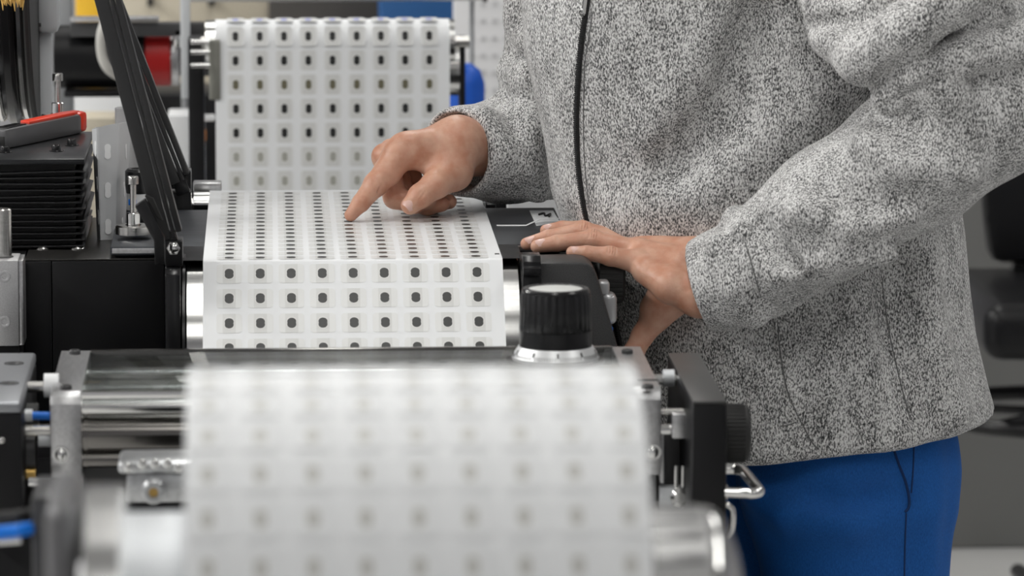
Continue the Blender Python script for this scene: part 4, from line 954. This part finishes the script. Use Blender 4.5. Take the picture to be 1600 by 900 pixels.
# ---- hidden body, head and legs: one figure with the hands
TY = 0.24
def B3(px, py, Y): return P(px, py, Y=Y)
neck = B3(1085, -215, .24); head = neck + Vector((-.045, .0, .17)); sh_l, sh_r = B3(1330, -140, .07), B3(985, -150, .44)
el_l, el_r = B3(1535, 165, -.06), B3(858, 225, yi + .20)
hip = B3(1310, 650, .22); hl, hr = B3(1325, 700, .20), B3(1275, 700, .35); kl, kr = B3(1335, 1080, .16), B3(1275, 1080, .36)
fl_, fr_ = Vector((kl.x + .03, kl.y + .0, .08)), Vector((kr.x + .03, kr.y, .08))
s = SDF((-.30, -.16, .0), (1.05, .72, 1.95), .011)
s.add(s.cone(B3(1230, 120, TY), hip, .14, .12)); s.add(s.cone(B3(1120, -80, TY), B3(1230, 150, TY), .15, .15), .05); s.add(s.cone(sh_l, sh_r, .07, .07), .06)
s.add(s.cone(B3(1110, -120, TY), neck + Vector((-.015, 0, .07)), .065, .058), .04)
s.add(s.ell(head, (.098, .075, .118)), .02); s.add(s.ell(head + Vector((-.035, 0, -.055)), (.058, .052, .062)), .03)
s.add(s.cone(head + Vector((-.094, 0, .012)), head + Vector((-.114, 0, -.022)), .010, .015), .012)
for e in (-1, 1):
    s.add(s.ell(head + Vector((.012, e * .077, -.01)), (.020, .012, .032)), .006); s.cut(s.ell(head + Vector((-.098, e * .032, .014)), (.014, .018, .011)), .012)
s.cut(s.cone(head + Vector((-.100, -.024, -.062)), head + Vector((-.100, .024, -.062)), .003, .003), .008)
for a, b, c in ((sh_l, el_l, Vector(l_f[0][0][0]) * 0 + LH(1180, 418, .012)), (sh_r, el_r, RH(800, 232, .125))):
    s.add(s.cone(a, b, .058, .046), .02); s.add(s.cone(b, c, .046, .030), .015)
for a, b, c in ((hl, kl, fl_), (hr, kr, fr_)):
    s.add(s.cone(a, b, .08, .062), .03); s.add(s.cone(b, c, .060, .042), .02); s.add(s.cone(c, c + Vector((-.15, 0, -.045)), .042, .030), .02)
bV, bQ = relax(s.mesh(), 1)
off1 = len(bV); off2 = off1 + len(rV)
person = link('person', to_mesh('person', (np.concatenate([bV, rV, lV]), np.concatenate([bQ, rQ + off1, lQ + off2]))), skin)
tag(person, 'person in a heather grey zip jacket and blue trousers pointing at labels', 'person')
# fingernails
def nail(c, axis, nrm, ln, wd):
    ax = Vector(axis).normalized(); n = Vector(nrm); n = (n - ax * n.dot(ax)).normalized(); sd = ax.cross(n)
    def f(u, v):
        a = (u - .5) * 2; b = (v - .5) * 2
        k = (1 - max(0, b) ** 4 * .25) if b > 0 else 1 - (-b) ** 3 * .30
        return Vector(c) + ax * (b * ln / 2) + sd * (a * wd / 2 * k) - n * (a * a * wd * .28) - n * (max(0, b) ** 2 * .0006)
    MB().grid(f, 8, 8, .0007).build('fingernail', nail_m, person)
viewup = Vector((0, -.75, .66))
for pts, rs in l_f:
    tip = Vector(pts[3]); ax = Vector(pts[3]) - Vector(pts[2]); n = Vector((0, -.55, .83)); n = (n - ax.normalized() * n.dot(ax.normalized())).normalized()
    nail(tip - ax.normalized() * .0040 + n * (rs[3] * 1.10), ax, n, .0120, rs[3] * 1.65)
ax = Vector(r_th[3]) - Vector(r_th[2]); n = Vector((-.30, -.93, .15)); n = (n - ax.normalized() * n.dot(ax.normalized())).normalized()
nail(Vector(r_th[3]) + n * .0117, ax, n, .0145, .0165)
# ---- jacket
def interp(y, tab): return np.interp(y, [a for a, b in tab], [b for a, b in tab])
JL = [(-260, 960), (-180, 880), (-100, 840), (0, 815), (80, 819), (150, 836), (230, 853), (300, 862), (345, 878), (400, 900), (470, 926), (550, 942), (650, 958), (760, 985)]
JR = [(-260, 1290), (-180, 1400), (-100, 1440), (0, 1452), (200, 1480), (360, 1504), (450, 1512), (520, 1521), (600, 1540), (640, 1552), (690, 1556), (760, 1550)]
pys = np.arange(-260, 761, 20); zt_ = np.array([P(1200, y, Y=TY).z for y in pys]); xl_ = np.array([P(interp(y, JL), y, Y=TY).x for y in pys]); xr_ = np.array([P(interp(y, JR), y, Y=TY).x for y in pys])
o_ = np.argsort(zt_)
s = SDF((xl_.min() - .05, -.06, P(1200, 780, Y=TY).z), (xr_.max() + .05, .55, neck.z + .07), .0048)
Zf = s.Z.ravel(); cxz = np.interp(Zf, zt_[o_], ((xl_ + xr_) / 2)[o_]); axz = np.interp(Zf, zt_[o_], ((xr_ - xl_) / 2)[o_])
bz_ = np.interp(Zf, [.75, .95, 1.1, 1.3, 1.45], [.205, .195, .190, .205, .15])
nn = 2.35
U = np.abs((s.X - cxz[None, None, :]) / axz[None, None, :]) ** nn + np.abs((s.Y - TY) / bz_[None, None, :]) ** nn
s.F = ((U ** (1 / nn) - 1) * .17).astype(np.float32)
# soft folds draping from the armpit
def ridge(pts, r, k, cutit=False):
    pp = [Vector(B3(*p)) for p in pts]; D = s.chain(pp, [r] * len(pp), .01)
    s.cut(D, k) if cutit else s.add(D, k)
ridge([(1340, 90, .075), (1230, 200, .07), (1090, 300, .09), (990, 340, .12)], .018, .05)
ridge([(1130, -40, .07), (1110, 90, .075), (1040, 200, .09)], .020, .05)
ridge([(1180, 30, .045), (1130, 170, .045), (1060, 250, .055)], .012, .05, True)
ridge([(1400, 330, .045), (1250, 420, .05), (1120, 470, .07)], .014, .045)
ridge([(1330, 470, .05), (1350, 560, .055), (1390, 690, .06)], .016, .05)
ridge([(1440, 380, .07), (1450, 520, .07), (1480, 640, .08)], .012, .05)
ridge([(1280, 560, .045), (1230, 640, .05), (1200, 700, .06)], .012, .045)
ridge([(1400, 420, .035), (1385, 520, .035), (1420, 640, .03)], .004, .03, True)
# bottom hem: tilted cut with a rounded lip
h0, h1 = B3(1170, 722, .08), B3(1545, 664, .14)
sl = (h1.z - h0.z) / (h1.x - h0.x)
Zh = h0.z + sl * (s.X - h0.x)
s.F = -smin(-s.F, -(Zh - s.Z), .012)
TOP = P(1200, -225, Y=TY).z
s.F = -smin(-s.F, -(s.Z - TOP), .05)
s.add(s.cone(sh_l, sh_r, .085, .085), .03); s.add(s.cone(B3(1110, -130, TY), neck + Vector((-.01, 0, .02)), .10, .078), .03)
s.F = -smin(-s.F, -(s.Z - neck.z - .03), .01)
s.cut(s.cone(neck + Vector((-.008, 0, -.02)), neck + Vector((-.02, 0, .2)), .066, .07), .01)
jV = relax(s.mesh(), 2)
jacket = link('jacket', to_mesh('jacket', jV), knit_m, person); jacket['label'] = 'heather grey knitted zip jacket'
bvh = BVHTree.FromPolygons([tuple(v) for v in jV[0]], [tuple(q) for q in jV[1]])
def on_jacket(px, py, lift=0.0, tree=None):
    r = ray(px, py).normalized(); hit, n, i, d = (tree or bvh).ray_cast(CAM, r)
    if hit is None: return None
    if n.dot(r) > 0: n = -n
    return hit + n * lift, n
# sleeves
def sleeve_near():
    lo, hi = P(1040, 580, Y=-.1), P(1720, -310, Y=-.1)
    s = SDF((lo.x, -.20, lo.z), (hi.x, .19, hi.z), .0033)
    S, E, Mm, W = B3(1372, -140, .07), B3(1540, 160, -.045), B3(1300, 330, -.045), B3(1187, 412, -.012)
    up = s.chain([S, B3(1440, -20, .0), B3(1470, 60, -.03)], [.102, .110, .098], .03)
    fore = s.chain([E, B3(1430, 245, -.055), Mm, W], [.080, .076, .069, .0645], .03)
    s.add(fore); s.add(s.cone(B3(1500, 60, -.02), E, .09, .084), .03)
    s.add(up, .006)
    # fold rolls at the inner elbow
    s.add(s.chain([B3(1395, 148, -.103), B3(1436, 116, -.129), B3(1500, 88, -.134), B3(1590, 66, -.110)], [.025, .0225, .0225, .028], .012), .003)
    s.add(s.chain([B3(1420, 175, -.10), B3(1450, 152, -.118), B3(1500, 150, -.122), B3(1560, 165, -.115)], [.016, .018, .015, .012], .012), .010)
    s.add(s.chain([B3(1282, -40, -.02), B3(1318, 50, -.064), B3(1350, 88, -.105), B3(1418, 46, -.143), B3(1490, -4, -.147), B3(1530, -60, -.13)], [.034, .034, .031, .030, .030, .034], .014), .0015)
    s.cut(s.chain([B3(1372, 128, -.125), B3(1400, 104, -.155), B3(1450, 78, -.160), B3(1516, 32, -.165)], [.007, .010, .010, .006], .004), .003)
    s.cut(s.chain([B3(1385, 168, -.125), B3(1425, 146, -.146), B3(1462, 126, -.153), B3(1500, 124, -.154)], [.006, .006, .006, .003], .004), .004)
    s.add(s.chain([B3(1480, 150, -.135), B3(1485, 230, -.125), B3(1470, 290, -.105)], [.012, .013, .012], .01), .030)
    s.add(s.chain([B3(1290, 40, -.06), B3(1360, 20, -.10), B3(1440, -10, -.10)], [.014, .014, .012], .01), .028)
    s.cut(s.chain([B3(1262, 40, -.065), B3(1330, 30, -.11), B3(1420, 5, -.125)], [.006, .006, .005], .004), .020)
    for pts, r in (([(1250, 330, -.115), (1330, 360, -.125), (1420, 340, -.132)], .008), ([(1220, 430, -.085), (1300, 410, -.115), (1390, 400, -.115)], .008), ([(1350, 220, -.115), (1400, 260, -.135), (1520, 270, -.135)], .008)):
        s.add(s.chain([B3(*p) for p in pts], [r] * 3, .01), .035)
    s.cut(s.chain([B3(1190, 350, -.07), B3(1230, 400, -.092), B3(1300, 440, -.10)], [.005, .006, .004], .004), .022)
    d = (W - Mm).normalized()
    # end of the sleeve where the cuff begins
    pl = (s.X - W.x) * d.x + (s.Y - W.y) * d.y + (s.Z - W.z) * d.z
    s.F = -smin(-s.F, -(pl - .006), .010)
    return relax(s.mesh(), 1), W, d
(sv, W_, d_) = sleeve_near()
slv = link('sleeve', to_mesh('sleeve', sv), knit_m, jacket)
bvh_s = BVHTree.FromPolygons([tuple(v) for v in sv[0]], [tuple(q) for q in sv[1]])
def cuff_near():
    lo, hi = P(1040, 570, Y=-.1), P(1240, 300, Y=-.1)
    s = SDF((lo.x, -.11, lo.z), (hi.x, .10, hi.z), .0026)
    C0, C1 = B3(1093, 450, .014), B3(1192, 418, -.012)
    s.add(s.chain([C0, B3(1140, 434, .0), C1], [.0515, .0545, .0585], .02))
    s.add(s.chain([B3(1150, 342, -.005), B3(1165, 362, -.055), B3(1195, 420, -.08)], [.016, .011, .006], .01), .016)
    s.add(s.chain([B3(1120, 380, -.045), B3(1150, 450, -.062), B3(1180, 500, -.045)], [.006, .007, .006], .01), .03)
    d = (C0 - B3(1140, 430, .0)).normalized(); d = (d + Vector((-.15, -.12, .10))).normalized()
    pl = (s.X - C0.x) * d.x + (s.Y - C0.y) * d.y + (s.Z - C0.z) * d.z
    s.F = -smin(-s.F, -(pl - .0), .005)
    s.cut(s.cone(C0 + d * .03, C1 + (C1 - C0) * .1, .0445, .045), .003)
    return relax(s.mesh(), 2)
cv = cuff_near(); link('cuff', to_mesh('cuff', cv), knit_m, slv)
def sleeve_far():
    lo, hi = P(630, 330, Y=yi), P(1000, -300, Y=yi)
    s = SDF((lo.x, yi - .05, lo.z - .01), (hi.x + .05, yi + .33, hi.z), .0036)
    S, E = B3(965, -150, .44), el_r
    s.add(s.chain([S, B3(875, 0, yi + .16), B3(858, 110, yi + .17)], [.085, .062, .058], .03))
    s.add(s.chain([B3(858, 110, yi + .17), E + Vector((.0, 0, .0))], [.056, .070], .02), .012)
    W = RH(722, 236, .090); Mm = B3(790, 236, yi + .15)
    s.add(s.chain([E, Mm, W], [.068, .0615, .0560], .02), .012)
    for pts, r, k in (([(815, 30, .145), (835, 60, .115), (870, 70, .11)], .022, .010), ([(808, 112, .15), (830, 125, .108), (875, 118, .10)], .026, .008), ([(800, 165, .14), (830, 185, .095), (880, 180, .10)], .024, .014), ([(760, 190, .07), (790, 240, .06), (800, 290, .09)], .012, .03), ([(835, 210, .075), (830, 260, .07), (845, 300, .10)], .012, .03)):
        s.add(s.chain([B3(a, b, yi + c) for a, b, c in pts], [r] * 3, .01), k)
    d = (W - Mm).normalized(); d = (d + Vector((-.05, -.10, -.12))).normalized()
    pl = (s.X - W.x) * d.x + (s.Y - W.y) * d.y + (s.Z - W.z) * d.z
    s.F = -smin(-s.F, -(pl - .012), .005)
    s.cut(s.cone(W + d * .05, W - d * .06, .0500, .044), .003)
    return relax(s.mesh(), 2)
fv = sleeve_far(); o = link('sleeve', to_mesh('sleeve', fv), knit_m, jacket)
# zipper
zp = [(921, -40), (919, 0), (912, 45), (907, 90), (903, 150), (902, 200), (904, 250), (909, 295), (915, 330), (922, 360), (932, 400), (946, 440), (962, 500), (975, 560), (990, 640), (1005, 715)]
zp = [Vector((x, y, 0)) for x, y in zp]; zp = smoothpath(zp, 6)
zz = [on_jacket(p.x, p.y, .0006) for p in zp]; zz = [z for z in zz if z]
zipm = mat('black zip tape', (0.02, 0.02, 0.021), 0.6)
MB().tube([z[0] for z in zz], .0034, 8).build('zip_tape', zipm, jacket)
rnd = random.Random(2); acc = 0; teeth = MB()
tm = bpy.data.meshes.new('zip_tooth'); tb = bmesh.new(); bmesh.ops.create_cube(tb, size=1); tb.to_mesh(tm); tb.free(); tm.materials.append(black_gl)
P_, last = [z[0] for z in zz], None; total = 0; nx_ = 0
for i in range(len(P_) - 1):
    seg = (P_[i + 1] - P_[i]); L = seg.length
    while nx_ < L:
        c = P_[i] + seg * (nx_ / L) + zz[i][1] * .0026; e2 = seg.normalized(); n = zz[i][1]; e1 = e2.cross(n).normalized()
        if total < 200:
            o = bpy.data.objects.new('zip_tooth', tm); COL.objects.link(o); o.parent = jacket
            M = Matrix(((e1.x * .0046, e2.x * .0012, n.x * .0022, c.x), (e1.y * .0046, e2.y * .0012, n.y * .0022, c.y), (e1.z * .0046, e2.z * .0012, n.z * .0022, c.z), (0, 0, 0, 1))); o.matrix_local = M
        total += 1; nx_ += .0026
    nx_ -= L
a = on_jacket(916, 22, .005); b_ = on_jacket(921, -10, .006)
pull = MB().tube(smoothpath([on_jacket(914, 26, .004)[0], on_jacket(911, 20, .006)[0], on_jacket(914, 14, .007)[0], on_jacket(917, 20, .006)[0], on_jacket(914, 26, .004)[0]], 4), .0012, 8)
pull.tube([on_jacket(916, 20, .005)[0], on_jacket(920, -6, .006)[0]], .0028, 8); pull.build('zip_pull', chrome, jacket)
# stitched seams and pocket
seam_m = mat('dark seam', (0.16, 0.16, 0.16), 0.8)
def seam(pts, r, m, nm, tree=None, lift=.0002, par=None):
    pp = [on_jacket(p.x, p.y, lift, tree) for p in smoothpath([Vector((x, y, 0)) for x, y in pts], 6)]; pp = [p[0] for p in pp if p]
    if len(pp) > 2: MB().tube(pp, r, 6).build(nm, m, par or jacket)
seam([(1211, 500), (1215, 550), (1226, 610), (1240, 645), (1252, 668)], .0022, knit_m, 'pocket_welt')
seam([(1214, 500), (1219, 550), (1230, 610), (1244, 645), (1256, 668)], .0009, seam_m, 'pocket_seam')
seam([(1252, 656), (1232, 664), (1218, 666)], .0008, seam_m, 'pocket_seam')
seam([(1378, 440), (1386, 500), (1400, 570), (1422, 655)], .0008, seam_m, 'side_seam')
seam([(1256, 668), (1268, 690), (1278, 702)], .0009, seam_m, 'hem_seam')
seam([(926, 20), (920, 60), (914, 100), (912, 160), (912, 220), (916, 280), (922, 330)], .0007, seam_m, 'zip_stitch')
bvh_c = BVHTree.FromPolygons([tuple(v) for v in cv[0]], [tuple(q) for q in cv[1]])
seam([(1152, 345), (1168, 390), (1182, 440), (1196, 485), (1204, 512)], .0008, seam_m, 'cuff_seam', bvh_s, par=slv)
# ---- trousers
s = SDF((.20, -.08, .05), (.98, .56, 1.0), .0065)
s.add(s.chain([B3(1318, 640, .205), B3(1325, 745, .185), B3(1335, 905, .17), kl, fl_ + Vector((0, 0, .02))], [.118, .126, .102, .085, .070], .03))
s.add(s.chain([B3(1275, 640, .32), B3(1258, 745, .345), B3(1250, 905, .36), kr, fr_ + Vector((0, 0, .02))], [.118, .126, .102, .085, .070], .03), .012)
s.F = -smin(-s.F, -(s.Z - B3(1320, 640, .2).z), .01)
s.F = -smin(-s.F, -(.065 - s.Z), .004)
for pts, r, k in (([(1398, 690, .065), (1412, 740, .060), (1420, 790, .065)], .009, .010), ([(1375, 775, .055), (1330, 790, .052), (1280, 785, .06)], .009, .03)):
    s.cut(s.chain([B3(*p) for p in pts], [r] * 3, .004), k)
for pts, r in (([(1440, 700, .11), (1445, 800, .09), (1440, 900, .10)], .012), ([(1180, 760, .13), (1230, 800, .09), (1330, 815, .065)], .012), ([(1470, 690, .15), (1468, 800, .13), (1455, 900, .13)], .010)):
    s.add(s.chain([B3(*p) for p in pts], [r] * 3, .01), .035)
tv = relax(s.mesh(), 2)
trs = link('trousers', to_mesh('trousers', tv), trouser_m, person); trs['label'] = 'bright blue work trousers'
bvh_t = BVHTree.FromPolygons([tuple(v) for v in tv[0]], [tuple(q) for q in tv[1]])
def tseam(pts, r, nm): seam(pts, r, mat('dark blue seam', (0.006, 0.035, 0.13), 0.8), nm, bvh_t, .0002, trs)
tseam([(1394, 695), (1404, 725), (1414, 750), (1420, 775), (1420, 792), (1414, 800)], .0016, 'pocket_edge')
tseam([(1416, 802), (1414, 850), (1413, 905)], .0010, 'side_seam')
tseam([(1428, 690), (1427, 730), (1424, 770)], .0010, 'pocket_edge')
# shoes and hair
shoe_m = mat('black work shoe', (0.02, 0.02, 0.02), 0.4)
for c in (fl_, fr_):
    s = SDF((c.x - .24, c.y - .07, 0.0), (c.x + .09, c.y + .07, .13), .006)
    s.add(s.cone((c.x + .02, c.y, .05), (c.x - .16, c.y, .042), .05, .046)); s.add(s.cone((c.x + .0, c.y, .09), (c.x - .02, c.y, .05), .050, .05), .02)
    s.F = -smin(-s.F, -(.006 - s.Z), .002)
    link('shoe', to_mesh('shoe', relax(s.mesh(), 1)), shoe_m, person)
s = SDF(tuple(head - Vector((.14, .12, .14))), tuple(head + Vector((.15, .12, .16))), .006)
s.add(s.ell(head + Vector((.012, 0, .012)), (.106, .084, .120))); s.cut(s.ell(head + Vector((-.09, 0, -.055)), (.11, .12, .115)), .015)
s.F = -smin(-s.F, -((head.z - .07) - s.Z), .01)
link('hair', to_mesh('hair', relax(s.mesh(), 1)), mat('brown hair', (0.08, 0.05, 0.03), 0.6, bump=((300, 300, 60), .6, .002)), person)
